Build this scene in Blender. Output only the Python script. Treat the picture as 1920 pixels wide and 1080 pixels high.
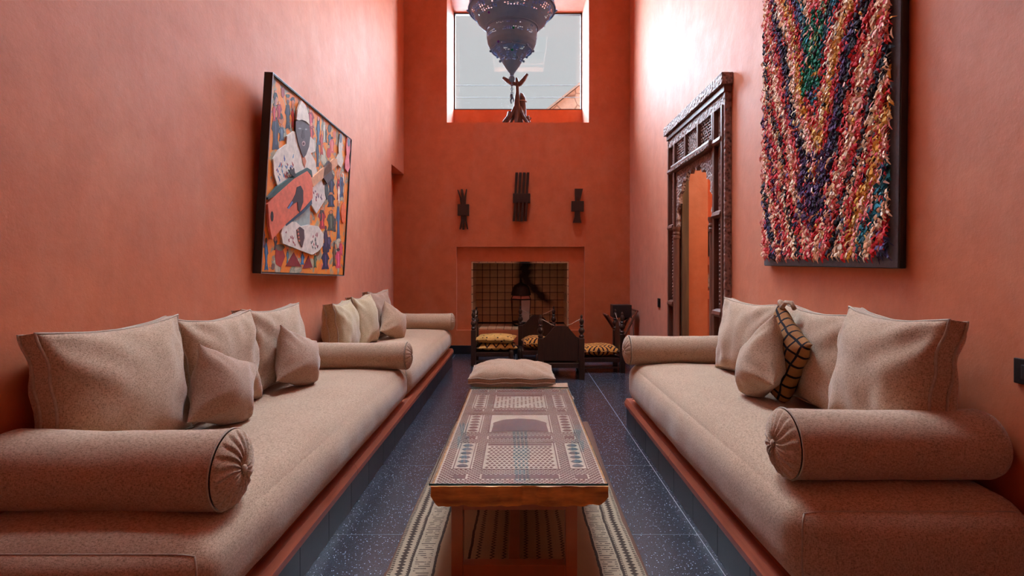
import bpy, bmesh, math, random
from mathutils import Vector, Matrix, noise
R = math.radians
PI = math.pi
for o in list(bpy.data.objects): bpy.data.objects.remove(o)
scene = bpy.context.scene
C = scene.collection
random.seed(7)

# ------------------------------------------------------------------ camera
FPX, VX, VY, CAMH = 1000.0, 973.0, 506.0, 1.2      # 1920x1080 frame
cam = bpy.data.cameras.new('camera'); cam_o = bpy.data.objects.new('camera', cam); C.objects.link(cam_o)
cam.sensor_width = 36; cam.sensor_fit = 'HORIZONTAL'; cam.lens = FPX / 1920 * 36
cam.shift_x = (960 - VX) / 1920; cam.shift_y = -(540 - VY) / 1920
cam.clip_start = 0.05; cam.clip_end = 200
cam_o.location = (0, 0, CAMH); cam_o.rotation_euler = (R(90), 0, 0)
scene.camera = cam_o
# ------------------------------------------------------------------ world, daylight, exposure
w = bpy.data.worlds.new('sky'); scene.world = w; w.use_nodes = True
bg = w.node_tree.nodes['Background']
bg.inputs[0].default_value = (0.93, 0.97, 1.0, 1); bg.inputs[1].default_value = 0.40
sun = bpy.data.lights.new('hazy_daylight', 'SUN'); sun_o = bpy.data.objects.new('hazy_daylight', sun); C.objects.link(sun_o)
sun.energy = 78; sun.angle = R(140); sun.color = (0.66, 0.83, 1.0)      # light of a bright overcast sky
sun_o.rotation_euler = (R(-52), 0, 0); sun_o.location = (0, 14, 12)
vs = scene.view_settings
vs.view_transform = 'Standard'; vs.look = 'None'; vs.gamma = 1; vs.use_curve_mapping = False
vs.exposure = 0.6

# ------------------------------------------------------------------ mesh helpers
class MB:
    def __init__(s): s.v = []; s.f = []; s.c = None
    def add(s, vs_, fs):
        b = len(s.v); s.v += [Vector(p) for p in vs_]; s.f += [tuple(i + b for i in f) for f in fs]; return s
    def box(s, x0, x1, y0, y1, z0, z1):
        return s.add([(x0,y0,z0),(x1,y0,z0),(x1,y1,z0),(x0,y1,z0),(x0,y0,z1),(x1,y0,z1),(x1,y1,z1),(x0,y1,z1)],
                     [(0,3,2,1),(4,5,6,7),(0,1,5,4),(1,2,6,5),(2,3,7,6),(3,0,4,7)])
    def bbox(s, x0, x1, y0, y1, z0, z1, b):            # box with chamfered vertical/horizontal edges
        bm = bmesh.new(); m = MB().box(x0,x1,y0,y1,z0,z1)
        vv = [bm.verts.new(p) for p in m.v]
        for f in m.f: bm.faces.new([vv[i] for i in f])
        bmesh.ops.bevel(bm, geom=bm.edges[:], offset=b, segments=2, affect='EDGES', profile=0.6)
        bm.verts.index_update()
        s.add([v.co.copy() for v in bm.verts], [tuple(v.index for v in f.verts) for f in bm.faces]); bm.free(); return s
    def prism(s, pts, ax, d0, d1):
        # polygon pts (a,b) extruded along axis ax ('x': (y,z), 'y': (x,z), 'z': (x,y))
        def P(a, b, d): return {'x': (d,a,b), 'y': (a,d,b), 'z': (a,b,d)}[ax]
        n = len(pts)
        return s.add([P(a,b,d0) for a,b in pts] + [P(a,b,d1) for a,b in pts],
                     [tuple(range(n-1,-1,-1)), tuple(range(n,2*n))] + [(i,(i+1)%n,n+(i+1)%n,n+i) for i in range(n)])
    def lathe(s, prof, n=16, c=(0,0,0), ax='z', cap=True):
        vs_ = []; fs = []
        for r, z in prof:
            for k in range(n):
                a = 2*PI*k/n; p = (r*math.cos(a), r*math.sin(a), z)
                if ax == 'x': p = (p[2], p[0], p[1])
                if ax == 'y': p = (p[1], p[2], p[0])
                vs_.append((p[0]+c[0], p[1]+c[1], p[2]+c[2]))
        for i in range(len(prof)-1):
            for k in range(n):
                fs.append((i*n+k, i*n+(k+1)%n, (i+1)*n+(k+1)%n, (i+1)*n+k))
        if cap:
            fs.append(tuple(range(n-1,-1,-1))); fs.append(tuple((len(prof)-1)*n+k for k in range(n)))
        return s.add(vs_, fs)
    def tube(s, pts, r, n=8, closed=False):
        pts = [Vector(p) for p in pts]; m = len(pts); vs_ = []; fs = []
        rs = r if isinstance(r, (list, tuple)) else [r]*m
        up = Vector((0,0,1)); prev = None
        for i, p in enumerate(pts):
            if closed: t = pts[(i+1)%m] - pts[i-1]
            else: t = pts[min(i+1,m-1)] - pts[max(i-1,0)]
            t.normalize()
            if prev is None:
                a = up if abs(t.dot(up)) < .95 else Vector((1,0,0))
                e = (a - t*a.dot(t)).normalized()
            else: e = (prev - t*prev.dot(t)).normalized()
            prev = e; g = t.cross(e)
            for k in range(n):
                an = 2*PI*k/n; vs_.append(p + (e*math.cos(an) + g*math.sin(an))*rs[i])
        for i in range(m if closed else m-1):
            for k in range(n):
                a, b = i*n, ((i+1)%m)*n
                fs.append((a+k, a+(k+1)%n, b+(k+1)%n, b+k))
        if not closed: fs.append(tuple(range(n-1,-1,-1))); fs.append(tuple((m-1)*n+k for k in range(n)))
        return s.add(vs_, fs)
    def sphere(s, c, r, n=10, m=6, sq=(1,1,1)):
        prof = [(max(1e-4, math.sin(PI*i/m))*r, -math.cos(PI*i/m)*r) for i in range(m+1)]
        b = len(s.v); s.lathe(prof, n, (0,0,0))
        for i in range(b, len(s.v)):
            p = s.v[i]; s.v[i] = Vector((p.x*sq[0]+c[0], p.y*sq[1]+c[1], p.z*sq[2]+c[2]))
        return s
    def move(s, d):
        d = Vector(d); s.v = [p + d for p in s.v]; return s
    def xf(s, M): s.v = [M @ p for p in s.v]; return s

def obj(name, mb, mat, parent=None, smooth=False, loc=None, kind=None):
    me = bpy.data.meshes.new(name); me.from_pydata([tuple(p) for p in mb.v], [], mb.f); me.validate()
    bm = bmesh.new(); bm.from_mesh(me); bmesh.ops.recalc_face_normals(bm, faces=bm.faces[:]); bm.to_mesh(me); bm.free()
    if mat: me.materials.append(mat)
    if smooth:
        me.polygons.foreach_set('use_smooth', [True]*len(me.polygons))
        if smooth != 'all': me.set_sharp_from_angle(angle=R(smooth if smooth > 1 else 40))
    o = bpy.data.objects.new(name, me); C.objects.link(o)
    if parent: o.parent = parent
    if loc: o.location = loc
    if kind: o['kind'] = kind
    return o
def again(o, loc, parent=None, rot=None):
    c = o.copy(); C.objects.link(c); c.location = loc
    if parent: c.parent = parent
    if rot: c.rotation_euler = rot
    return c
def tag(o, label, cat, group=None):
    o['label'] = label; o['category'] = cat
    if group: o['group'] = group
    return o
def thing(name, label, cat, loc=(0,0,0), rot=(0,0,0), group=None):
    o = bpy.data.objects.new(name, None); C.objects.link(o); o.empty_display_size = .1
    o.location = loc; o.rotation_euler = rot
    return tag(o, label, cat, group)
def struct(name, mb, mat, smooth=False): return obj(name, mb, mat, None, smooth, kind='structure')
def wpart(name, mb, mat, root, smooth=False, kind=None):     # geometry given in world axes, root is an unrotated empty
    return obj(name, mb.move(-root.location), mat, root, smooth, kind=kind)

# ------------------------------------------------------------------ material helpers
def L(c): return tuple(((x/255)/12.92 if x/255 <= .04045 else ((x/255+.055)/1.055)**2.4) for x in c)
class NT:
    def __init__(s, name):
        s.m = bpy.data.materials.new(name); s.m.use_nodes = True; s.t = s.m.node_tree
        s.b = s.t.nodes['Principled BSDF']; s.co = None
    def n(s, typ, **kw):
        x = s.t.nodes.new(typ)
        for k, v in kw.items(): setattr(x, k, v)
        return x
    def l(s, a, b): s.t.links.new(a, b)
    def coord(s, scale=(1,1,1), which='Object'):
        if s.co is None: s.co = s.n('ShaderNodeTexCoord')
        mp = s.n('ShaderNodeMapping'); mp.inputs['Scale'].default_value = scale
        s.l(s.co.outputs[which], mp.inputs[0]); return mp.outputs[0]
    def noise(s, scale, detail=4, rough=.55, stretch=(1,1,1), dist=0):
        x = s.n('ShaderNodeTexNoise'); x.inputs['Scale'].default_value = scale; x.inputs['Detail'].default_value = detail
        x.inputs['Roughness'].default_value = rough; x.inputs['Distortion'].default_value = dist
        s.l(s.coord(stretch), x.inputs['Vector']); return x.outputs['Fac']
    def voro(s, scale, feature='F1', stretch=(1,1,1), out='Distance'):
        x = s.n('ShaderNodeTexVoronoi', feature=feature); x.inputs['Scale'].default_value = scale
        s.l(s.coord(stretch), x.inputs['Vector']); return x.outputs[out]
    def ramp(s, fac, stops):
        x = s.n('ShaderNodeValToRGB'); e = x.color_ramp.elements
        while len(e) < len(stops): e.new(.5)
        for el, (p, c) in zip(e, stops): el.position = p; el.color = (*c, 1) if len(c) == 3 else c
        s.l(fac, x.inputs[0]); return x.outputs[0]
    def mix(s, fac, a, b, mode='MIX'):
        x = s.n('ShaderNodeMix', data_type='RGBA', blend_type=mode)
        for i, v in ((0, fac), (6, a), (7, b)):
            if isinstance(v, (int, float)): x.inputs[i].default_value = v
            elif isinstance(v, tuple): x.inputs[i].default_value = (*v, 1)
            else: s.l(v, x.inputs[i])
        return x.outputs[2]
    def math(s, op, a, b=None, c=None, clamp=False):
        x = s.n('ShaderNodeMath', operation=op, use_clamp=clamp)
        for i, v in enumerate((a, b, c)):
            if v is None: continue
            if isinstance(v, (int, float)): x.inputs[i].default_value = v
            else: s.l(v, x.inputs[i])
        return x.outputs[0]
    def col(s, c):
        if isinstance(c, tuple): s.b.inputs['Base Color'].default_value = (*c, 1)
        else: s.l(c, s.b.inputs['Base Color'])
    def rough(s, r):
        if isinstance(r, (int, float)): s.b.inputs['Roughness'].default_value = r
        else: s.l(r, s.b.inputs['Roughness'])
    def bump(s, h, strength=.3, dist=.01):
        x = s.n('ShaderNodeBump'); x.inputs['Strength'].default_value = strength; x.inputs['Distance'].default_value = dist
        s.l(h, x.inputs['Height']); s.l(x.outputs[0], s.b.inputs['Normal'])
    def set(s, **kw):
        for k, v in kw.items(): s.b.inputs[k.replace('_', ' ')].default_value = v
        return s

def simple(name, c1, c2=None, scale=12, rough=.6, bump=.15, metal=0, stretch=(1,1,1), spec=.5, detail=4):
    t = NT(name); nz = t.noise(scale, detail, stretch=stretch)
    t.col(t.ramp(nz, [(.3, c1), (.7, c2 or tuple(x*.75 for x in c1))])); t.rough(rough)
    if bump: t.bump(nz, bump, .006)
    t.set(Metallic=metal, Specular_IOR_Level=spec); return t.m

def plaster(name, a, b, rough=.64):
    t = NT(name)
    big = t.noise(1.3, 5, .6); mid = t.noise(7, 6, .65); fine = t.noise(60, 4, .7)
    vx = t.n('ShaderNodeTexVoronoi', feature='DISTANCE_TO_EDGE'); vx.inputs['Scale'].default_value = 16
    wn = t.n('ShaderNodeTexNoise'); wn.inputs['Scale'].default_value = 9; wn.inputs['Detail'].default_value = 5; t.l(t.coord(), wn.inputs['Vector'])
    t.l(t.mix(.22, t.coord(), wn.outputs['Color'], 'ADD'), vx.inputs['Vector'])
    ck = t.ramp(vx.outputs['Distance'], [(0, (0,0,0)), (.03, (1,1,1))])
    c = t.ramp(big, [(.32, a), (.7, b)])
    c = t.mix(t.ramp(mid, [(.35, (0,0,0)), (.75, (.5,)*3)]), c, tuple(x*.70 for x in a))
    c = t.mix(t.ramp(t.noise(2.6, 6, .7, (1,1,.55)), [(.48, (0,0,0)), (.72, (.26,)*3)]), c, (.66,.29,.17))     # paler waxed patches
    c = t.mix(.05, c, ck, 'MULTIPLY')
    t.col(c)
    t.rough(t.math('MULTIPLY_ADD', mid, .22, rough - .11))
    h = t.math('ADD', t.math('MULTIPLY', mid, .8), t.math('MULTIPLY', fine, .12))
    h = t.math('MULTIPLY_ADD', ck, .02, h)
    t.bump(h, .28, .012); t.set(Specular_IOR_Level=.85, Sheen_Weight=.13, Sheen_Roughness=.40)
    return t.m
def fabric(name, a, b, dark=None):
    t = NT(name)
    th1 = t.noise(420, 1, .5, (1, 1, .3)); th2 = t.noise(420, 1, .5, (.3, .3, 1)); big = t.noise(5, 4)
    wv = t.math('ADD', th1, th2); wv = t.math('MULTIPLY', wv, .5)
    c = t.ramp(wv, [(.36, dark or tuple(x*.55 for x in a)), (.47, a), (.62, b)])
    c = t.mix(t.ramp(big, [(.3, (0,0,0)), (.8, (.18,)*3)]), c, tuple(x*.6 for x in a))
    t.col(c); t.rough(.93); t.bump(wv, .45, .002); t.set(Specular_IOR_Level=.2, Sheen_Weight=.25)
    t.b.inputs['Sheen Roughness'].default_value = .5
    return t.m
def glassy(name, tint=(1,1,1), rough=.02, ior=1.45):
    m = bpy.data.materials.new(name); m.use_nodes = True; t = m.node_tree; t.nodes.clear()
    o = t.nodes.new('ShaderNodeOutputMaterial'); mx = t.nodes.new('ShaderNodeMixShader')
    tr = t.nodes.new('ShaderNodeBsdfTransparent'); gl = t.nodes.new('ShaderNodeBsdfGlossy'); fr = t.nodes.new('ShaderNodeFresnel')
    tr.inputs[0].default_value = (*tint, 1); gl.inputs['Roughness'].default_value = rough; 
    ge_ = t.nodes.new('ShaderNodeNewGeometry'); pw_ = t.nodes.new('ShaderNodeMath'); pw_.operation = 'MULTIPLY_ADD'      # same reflectance on both faces of the sheet
    pw_.inputs[1].default_value = 1/ior - ior; pw_.inputs[2].default_value = ior
    t.links.new(ge_.outputs['Backfacing'], pw_.inputs[0]); t.links.new(pw_.outputs[0], fr.inputs[0])
    t.links.new(fr.outputs[0], mx.inputs[0]); t.links.new(tr.outputs[0], mx.inputs[1]); t.links.new(gl.outputs[0], mx.inputs[2])
    t.links.new(mx.outputs[0], o.inputs[0]); return m

M = {}
M['plaster'] = plaster('terracotta_plaster', (.57,.120,.025), (.62,.156,.042))
M['ceil'] = plaster('ceiling_plaster', (.55,.13,.03), (.6,.16,.045), .6)
M['fabric'] = fabric('oatmeal_weave', (.43,.270,.170), (.55,.375,.255))
M['fabric_pink'] = fabric('rose_beige_weave', (.38,.225,.15), (.47,.305,.215))
M['fabric_gold'] = fabric('golden_beige_weave', (.44,.31,.17), (.54,.40,.24))
M['piping'] = simple('piping_cloth', (.36,.27,.2), (.46,.36,.27), 120, .9)
def terrazzo():
    t = NT('dark_terrazzo')
    sp = t.voro(95, 'F1'); sp2 = t.voro(210, 'F1'); cl = t.noise(3, 5)
    base = t.ramp(cl, [(.3, (.013,.015,.024)), (.7, (.028,.031,.047))])
    k = t.ramp(sp, [(0, (1,1,1)), (.17, (1,1,1)), (.24, (0,0,0))])
    gate = t.ramp(t.voro(95, 'F1', out='Color'), [(.45, (0,0,0)), (.55, (1,1,1))])
    k2 = t.ramp(sp2, [(0, (.5,.5,.5)), (.14, (.4,.4,.4)), (.22, (0,0,0))])
    c = t.mix(t.mix(1., k, gate, 'MULTIPLY'), base, (.48,.46,.47)); c = t.mix(k2, c, (.30,.29,.31))
    t.col(c); t.rough(.27)
    t.set(Specular_IOR_Level=.7); return t.m
M['terrazzo'] = terrazzo()
M['grout'] = simple('pale_grout', (.38,.35,.34), (.32,.30,.29), 30, .8)
M['navy_tile'] = simple('black_blue_tile', (.008,.009,.014), (.016,.017,.024), 9, .28, .05)
M['rail'] = simple('red_stained_wood', (.40,.105,.055), (.28,.068,.034), 5, .38, .08, stretch=(14,1,14))
M['dark_wood'] = simple('dark_turned_wood', (.040,.016,.010), (.020,.008,.006), 9, .33, .1, stretch=(6,6,1))
M['carved'] = None
def carved(name, a, b, sc=42):
    t = NT(name); v = t.voro(sc, 'SMOOTH_F1'); n_ = t.noise(sc*.8, 3, .6, dist=1.5)
    h = t.math('ADD', v, t.math('MULTIPLY', n_, .6))
    t.col(t.ramp(h, [(.35, a), (.85, b)])); t.rough(.5); t.bump(h, .9, .02); return t.m
M['carved'] = carved('carved_cedar', (.075,.028,.020), (.34,.19,.155))  # pale end puts shimmering highlights of the relief into the wood colour
M['cedar'] = simple('reddish_cedar', (.17,.060,.036), (.10,.034,.021), 8, .45, .15, stretch=(6,6,.6))
M['old_wood'] = simple('weathered_plank', (.16,.085,.035), (.07,.032,.014), 4, .75, .35, stretch=(7,7,.6), detail=8)
M['black'] = simple('black_paint', (.010,.009,.010), (.016,.014,.015), 20, .45, .05)
M['iron'] = simple('blackened_iron', (.018,.013,.012), (.032,.022,.018), 25, .5, .15, metal=.6)
M['frame_dark'] = simple('window_frame_brown', (.05,.02,.012), (.035,.014,.01), 20, .5, .05)
M['glass'] = glassy('window_glass')
M['table_glass'] = glassy('table_glass', (.97,.99,.98), .015)
M['glass_edge'] = simple('green_glass_edge', (.05,.16,.15), (.08,.24,.22), 6, .08, 0)

# ------------------------------------------------------------------ room shell
XL, XR, YB, YR, ZC = -1.64, 1.58, 7.6, -1.7, 6.2
# floor: pale joints showing between large terrazzo tiles
fl = struct('floor', MB().box(XL-.45, 4.3, YR-.3, 9.6, -.12, -.0008), M['grout'])
TS = .855
tile_me = MB().bbox(-TS/2+.0014, TS/2-.0014, -TS/2+.0014, TS/2-.0014, -.02, 0, .0006)
first = None
for i in range(-2, 3):
    for j in range(-2, 10):
        x, y = .81 - TS/2 + (i)*TS, 2.42 + TS/2 + (j-2)*TS
        if x - TS/2 > XR+.3 or x + TS/2 < XL-.3: continue
        if first is None: first = obj('tile', tile_me, M['terrazzo'], fl, loc=(x,y,0))
        else: again(first, (x,y,0))
# left wall with the low recess at its far end
RY, RZ = 6.86, 2.56
struct('wall_left', MB().box(XL-.5, XL, YR-.3, RY, -.1, ZC).box(XL-.5, XL, RY, YB+.2, RZ, ZC).box(XL-.5, -1.79, RY, YB+.2, -.1, RZ), M['plaster'])
# right wall with the doorway
DY0, DY1, DZ = 4.17, 5.22, 2.25
struct('wall_right', MB().box(XR, XR+.27, YR-.3, DY0, -.1, ZC).box(XR, XR+.27, DY1, YB+.2, -.1, ZC).box(XR, XR+.27, DY0, DY1, DZ, ZC), M['plaster'])
# back wall: window niche above, fireplace below
WX0, WX1, WZ0, WZ1 = -1.026, .996, 3.30, 5.25
PX0, PX1, PZ1 = -.889, .935, 1.53          # shallow recessed chimney panel
FX0, FX1, FZ0, FZ1 = -.684, .714, .34, 1.32
YN, YP = 8.5, YB+.055
wb = MB()
wb.box(-2.2, 2.2, YB, YN, -.1, FZ0)
wb.box(-2.2, PX0, YB, YN, FZ0, PZ1).box(PX1, 2.2, YB, YN, FZ0, PZ1)
wb.box(PX0, FX0, YP, YN, FZ0, PZ1).box(FX1, PX1, YP, YN, FZ0, PZ1).box(FX0, FX1, YP, YN, FZ1, PZ1)
wb.box(FX0, FX1, 8.32, YN, FZ0, FZ1)
wb.box(-2.2, 2.2, YB, YN, PZ1, WZ0)
wb.box(-2.2, WX0, YB, YN, WZ0, WZ1).box(WX1, 2.2, YB, YN, WZ0, WZ1)
wb.box(-2.2, 2.2, YB, YN, WZ1, ZC)
wb.box(WX0, WX1, 8.40, YN, WZ0, 3.72)
struct('wall_back', wb, M['plaster'])
struct('wall_rear', MB().box(-2.2, 2.0, YR-.3, YR, -.1, ZC), M['plaster'])
SX, SY0, SY1 = .62, 3.4, 6.9                # unseen glazed skylight above the seats, added to brighten the room
struct('ceiling', MB().box(-2.2, -SX, YR-.3, 9.7, ZC, ZC+.2).box(SX, 4.4, YR-.3, 9.7, ZC, ZC+.2).box(-SX, SX, YR-.3, SY0, ZC, ZC+.2).box(-SX, SX, SY1, 9.7, ZC, ZC+.2), M['ceil'])
sky_w = bpy.data.objects.new('added_skylight', None); C.objects.link(sky_w); sky_w['kind'] = 'structure'; sky_w.location = (0, SY0, ZC+.15)
for k in range(4):
    ya, yb = SY0 + (SY1-SY0)*k/4, SY0 + (SY1-SY0)*(k+1)/4
    wpart('pane', MB().box(-SX+.02, SX-.02, ya+.02, yb-.02, ZC+.16, ZC+.166), M['glass'], sky_w)
    wpart('glazing_bar', MB().box(-SX, SX, ya-.02, ya+.02, ZC+.13, ZC+.18), M['frame_dark'], sky_w)
bb = struct('baseboard_back', MB().bbox(-1.785, XR-.001, YB-.016, YB+.002, 0, .125, .003), M['navy_tile'])
# window
win = bpy.data.objects.new('window_1', None); C.objects.link(win); win['kind'] = 'structure'; win.location = (0, 8.42, 3.72)
wf = MB().box(WX0, WX0+.022, 8.40, 8.46, 3.72, WZ1).box(WX1-.022, WX1, 8.40, 8.46, 3.72, WZ1).box(WX0+.022, WX1-.022, 8.40, 8.46, WZ1-.022, WZ1).box(WX0+.022, WX1-.022, 8.40, 8.46, 3.72, 3.735)
wpart('window_frame', wf, M['frame_dark'], win)
wpart('pane', MB().box(WX0+.022, WX1-.022, 8.425, 8.431, 3.735, WZ1-.022), M['glass'], win)

# ------------------------------------------------------------------ fireplace tiles
fp = thing('fireplace', 'tiled open fireplace sunk in a shallow panel of the back wall', 'fireplace', (0, YB, FZ0))
def firetile():
    t = NT('soot_stained_tile')
    c = t.ramp(t.noise(9, 4), [(.3, (.48,.30,.16)), (.7, (.60,.40,.23))])
    # soot smear left by the fires: a column rising from the right of the lantern and a drip to the lower right
    tc = t.n('ShaderNodeNewGeometry'); sx = t.n('ShaderNodeSeparateXYZ'); t.l(tc.outputs['Position'], sx.inputs[0])
    wob = t.math('MULTIPLY_ADD', t.noise(4, 3), .2, -.1)
    X = t.math('ADD', sx.outputs[0], wob); Z = sx.outputs[2]
    up = t.math('SUBTRACT', 1., t.math('DIVIDE', t.math('ABSOLUTE', t.math('SUBTRACT', X, .10)), .17), clamp=True)
    hi = t.math('MULTIPLY_ADD', Z, 4., -3.4, clamp=True)
    dx = t.math('ADD', X, t.math('MULTIPLY', Z, .95))             # diagonal band
    dg = t.math('SUBTRACT', 1., t.math('DIVIDE', t.math('ABSOLUTE', t.math('SUBTRACT', dx, 1.10)), .13), clamp=True)
    dr = t.math('MULTIPLY', dg, t.math('MULTIPLY', t.math('MULTIPLY_ADD', Z, 6., -3.6, clamp=True), t.math('MULTIPLY_ADD', X, 8., .2, clamp=True)))
    s = t.math('MAXIMUM', t.math('MULTIPLY', up, hi), dr)
    s = t.math('MULTIPLY', s, 1.5, clamp=True)
    t.col(t.mix(s, c, (.012,.006,.005))); t.rough(.55); t.bump(t.noise(20), .15, .004); return t.m
M['firetile'] = firetile()
wpart('mortar_bed', MB().box(FX0+.001, FX1-.001, 8.305, 8.318, FZ0, FZ1).box(FX0+.001, FX0+.006, YP+.001, 8.305, FZ0, FZ1).box(FX1-.006, FX1-.001, YP+.001, 8.305, FZ0, FZ1)
      .box(FX0+.006, FX1-.006, YP+.001, 8.305, FZ1-.006, FZ1-.001).box(FX0+.006, FX1-.006, YP+.001, 8.305, FZ0+.0005, FZ0+.006), simple('sooty_joint', (.02,.008,.005), None, 9, .9), fp)
q = .1165; g = .0045
tb = MB().bbox(-q/2+g, q/2-g, 0, .02, -q/2+g, q/2-g, .002)          # back tile
tl = MB().bbox(0, .02, -q/2+g, q/2-g, -q/2+g, q/2-g, .002)          # side tile
tf = MB().bbox(-q/2+g, q/2-g, -q/2+g, q/2-g, 0, .02, .002)          # hearth / lintel tile
P0 = {}
def tile(kind, mesh, p):
    p = Vector(p) - fp.location
    if kind not in P0: P0[kind] = obj('tile', mesh, M['firetile'], fp, loc=p)
    else: again(P0[kind], p)
rows = [FZ1 - .004 - q*(k+.5) for k in range(8)]
for z in rows:
    for k in range(12): tile('b', tb, (FX0 + q*(k+.5), 8.288, z))
    for k in range(6):
        y = YP - .008 + q*(k+.5)
        tile('l', tl, (FX0+.003, y, z)); tile('r', tl, (FX1-.023, y, z))
for k in range(12):
    for m in range(6):
        y = YP - .008 + q*(m+.5)
        tile('t', tf, (FX0 + q*(k+.5), y, FZ1-.023)); tile('h', tf, (FX0 + q*(k+.5), y, FZ0+.003))

# ------------------------------------------------------------------ built-in benches: tiled plinth, wooden rail
def bench(name, label, x0, x1, y0, y1, front):
    b = thing(name, label, 'bench base', ((x0+x1)/2, y0, 0))
    d = 1 if front > (x0+x1)/2 else -1
    wpart('core', MB().box(min(x0,front-d*.012), max(x1,front-d*.012) if d < 0 else front-.012, y0+.012, y1-.012, 0, .2) if d > 0 else MB().box(front+.012, x1, y0+.012, y1-.012, 0, .2), M['plaster'], b)
    n = round((y1-y0)/.305); st = (y1-y0)/n; f0 = None
    tm = MB().bbox(-.006, .006, -st/2+.0012, st/2-.0012, 0, .143, .0012)
    for k in range(n):
        p = Vector((front-d*.006, y0+st*(k+.5), .0)) - b.location
        if f0 is None: f0 = obj('tile', tm, M['navy_tile'], b, loc=p)
        else: again(f0, p)
    xa, xb = (x0, front-.012) if d > 0 else (front+.012, x1)
    m = max(1, round((xb-xa)/.3)); sx = (xb-xa)/m
    for yy, nm in ((y0+.006, 'near'), (y1-.006, 'far')):
        e0 = obj('tile', MB().bbox(-sx/2+.0012, sx/2-.0012, -.006, .006, 0, .143, .0012), M['navy_tile'], b, loc=Vector((xa+sx/2, yy, 0))-b.location)
        for k in range(1, m): again(e0, Vector((xa+sx*(k+.5), yy, 0))-b.location)
    nx = front + d*.014
    # bevelled rail board along the front, in lengths
    prof = [(front-d*.04,.144),(nx-d*.006,.144),(nx,.152),(nx,.178),(nx-d*.016,.206),(front-d*.04,.206)]
    ys = [y0-.01]; 
    while ys[-1] < y1 - 1.6: ys.append(ys[-1]+1.32)
    ys.append(y1+.01)
    for a, c in zip(ys, ys[1:]): wpart('rail', MB().prism(prof, 'y', a+.001, c-.001), M['rail'], b)
    for yy, s in ((y0, -1), (y1, 1)):
        wpart('rail', MB().box(min(xa, xb)+ (0.03 if d<0 else 0), max(xa,xb)-(0.03 if d>0 else 0), yy+s*.010-.02 if s>0 else yy-.010, yy+.010 if s>0 else yy+.01, .144, .206), M['rail'], b)
    return b
bench('bench_base', 'long dark tiled bench plinth with red wooden rail along the left wall', XL, -.84, 1.42, 6.74, -.84)
bench('bench_base', 'shorter dark tiled bench plinth with red wooden rail along the right wall', .83, XR, 1.6, 4.12, .83)

# ------------------------------------------------------------------ mattresses
def mattress(label, x0, x1, y0, y1, z0, z1, r, puff, seed, nearface=True):
    c = Vector(((x0+x1)/2, (y0+y1)/2, (z0+z1)/2)); h = Vector(((x1-x0)/2, (y1-y0)/2, (z1-z0)/2))
    root = thing('mattress', label, 'mattress', (c.x, c.y, z0))
    def S(p):
        e = Vector((p.x*h.x, p.y*h.y, p.z*h.z))
        k = Vector([max(-(h[i]-r), min(h[i]-r, e[i])) for i in range(3)])
        d = e - k; q_ = k + d.normalized()*r if d.length > 1e-6 else k
        u, v, ww = p.x, p.y, p.z
        fx, fy = max(0, 1-u*u), max(0, 1-abs(v)**4)
        top = max(0, ww)
        nz = noise.noise(Vector((q_.x*2.2+seed, q_.y*1.6, 3.1)))*.5 + .5*noise.noise(Vector((q_.x*5+seed, q_.y*4, 1.1)))
        q_.z += top*(puff*fx*fy + .016*nz*fx*fy)
        side = max(0, 1-abs(ww)**2)
        wr = noise.noise(Vector((seed, q_.y*5, q_.z*2)))*.010 + noise.noise(Vector((seed+9, q_.y*13, q_.z*3)))*.004
        if abs(u) > .9 and u*c.x < 0: q_.x += math.copysign(side*(.018 + wr)*fy, u)
        if abs(v) > .97: q_.y += math.copysign(side*.016*fx, v)
        return Vector((c.x, c.y, c.z)) + q_
    bm = bmesh.new()
    def ticks(n, hh):
        e = r/hh; inner = [-1+e + (2-2*e)*i/n for i in range(n+1)]
        edge = [-1 + e*(1-math.cos(PI/2*i/5)) for i in range(5)]
        return edge + inner + [-x for x in reversed(edge)]
    T = [ticks(12, h.x), ticks(44, h.y), ticks(5, h.z)]
    for ax in range(3):
        a, b2 = [i for i in range(3) if i != ax]
        for s in (-1, 1):
            grid = [[None]*len(T[b2]) for _ in T[a]]
            for i, u in enumerate(T[a]):
                for j, v in enumerate(T[b2]):
                    p = Vector((0,0,0)); p[ax] = s; p[a] = u; p[b2] = v; grid[i][j] = bm.verts.new(S(p) - root.location)
            for i in range(len(T[a])-1):
                for j in range(len(T[b2])-1): bm.faces.new((grid[i][j], grid[i+1][j], grid[i+1][j+1], grid[i][j+1]))
    bmesh.ops.remove_doubles(bm, verts=bm.verts[:], dist=.0004)
    bm.verts.index_update()
    m = MB().add([v.co.copy() for v in bm.verts], [tuple(v.index for v in f.verts) for f in bm.faces]); bm.free()
    obj('cover', m, M['fabric'], root, 'all')
    def seam(pts): wpart('seam', MB().tube([S(Vector(p)) for p in pts], .0028, 6), M['piping'], root, 'all')
    for s in (-1, 1):
        seam([(-1+2*i/30, s, 1) for i in range(31)])
        for sx in (-1, 1): seam([(sx, s, 1-2*i/10) for i in range(10)])
    return root
mattress('front beige mattress on the left bench, nearest the camera', XL+.006, -.842, 1.41, 4.08, .2065, .46, .092, .042, 1.)
mattress('rear beige mattress on the left bench, beside the fireplace wall', XL+.006, -.842, 4.10, 6.72, .2065, .46, .092, .038, 5.)
mattress('beige mattress on the right bench below the rag hanging', .832, XR-.006, 1.59, 4.10, .2065, .495, .094, .046, 9.)

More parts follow.
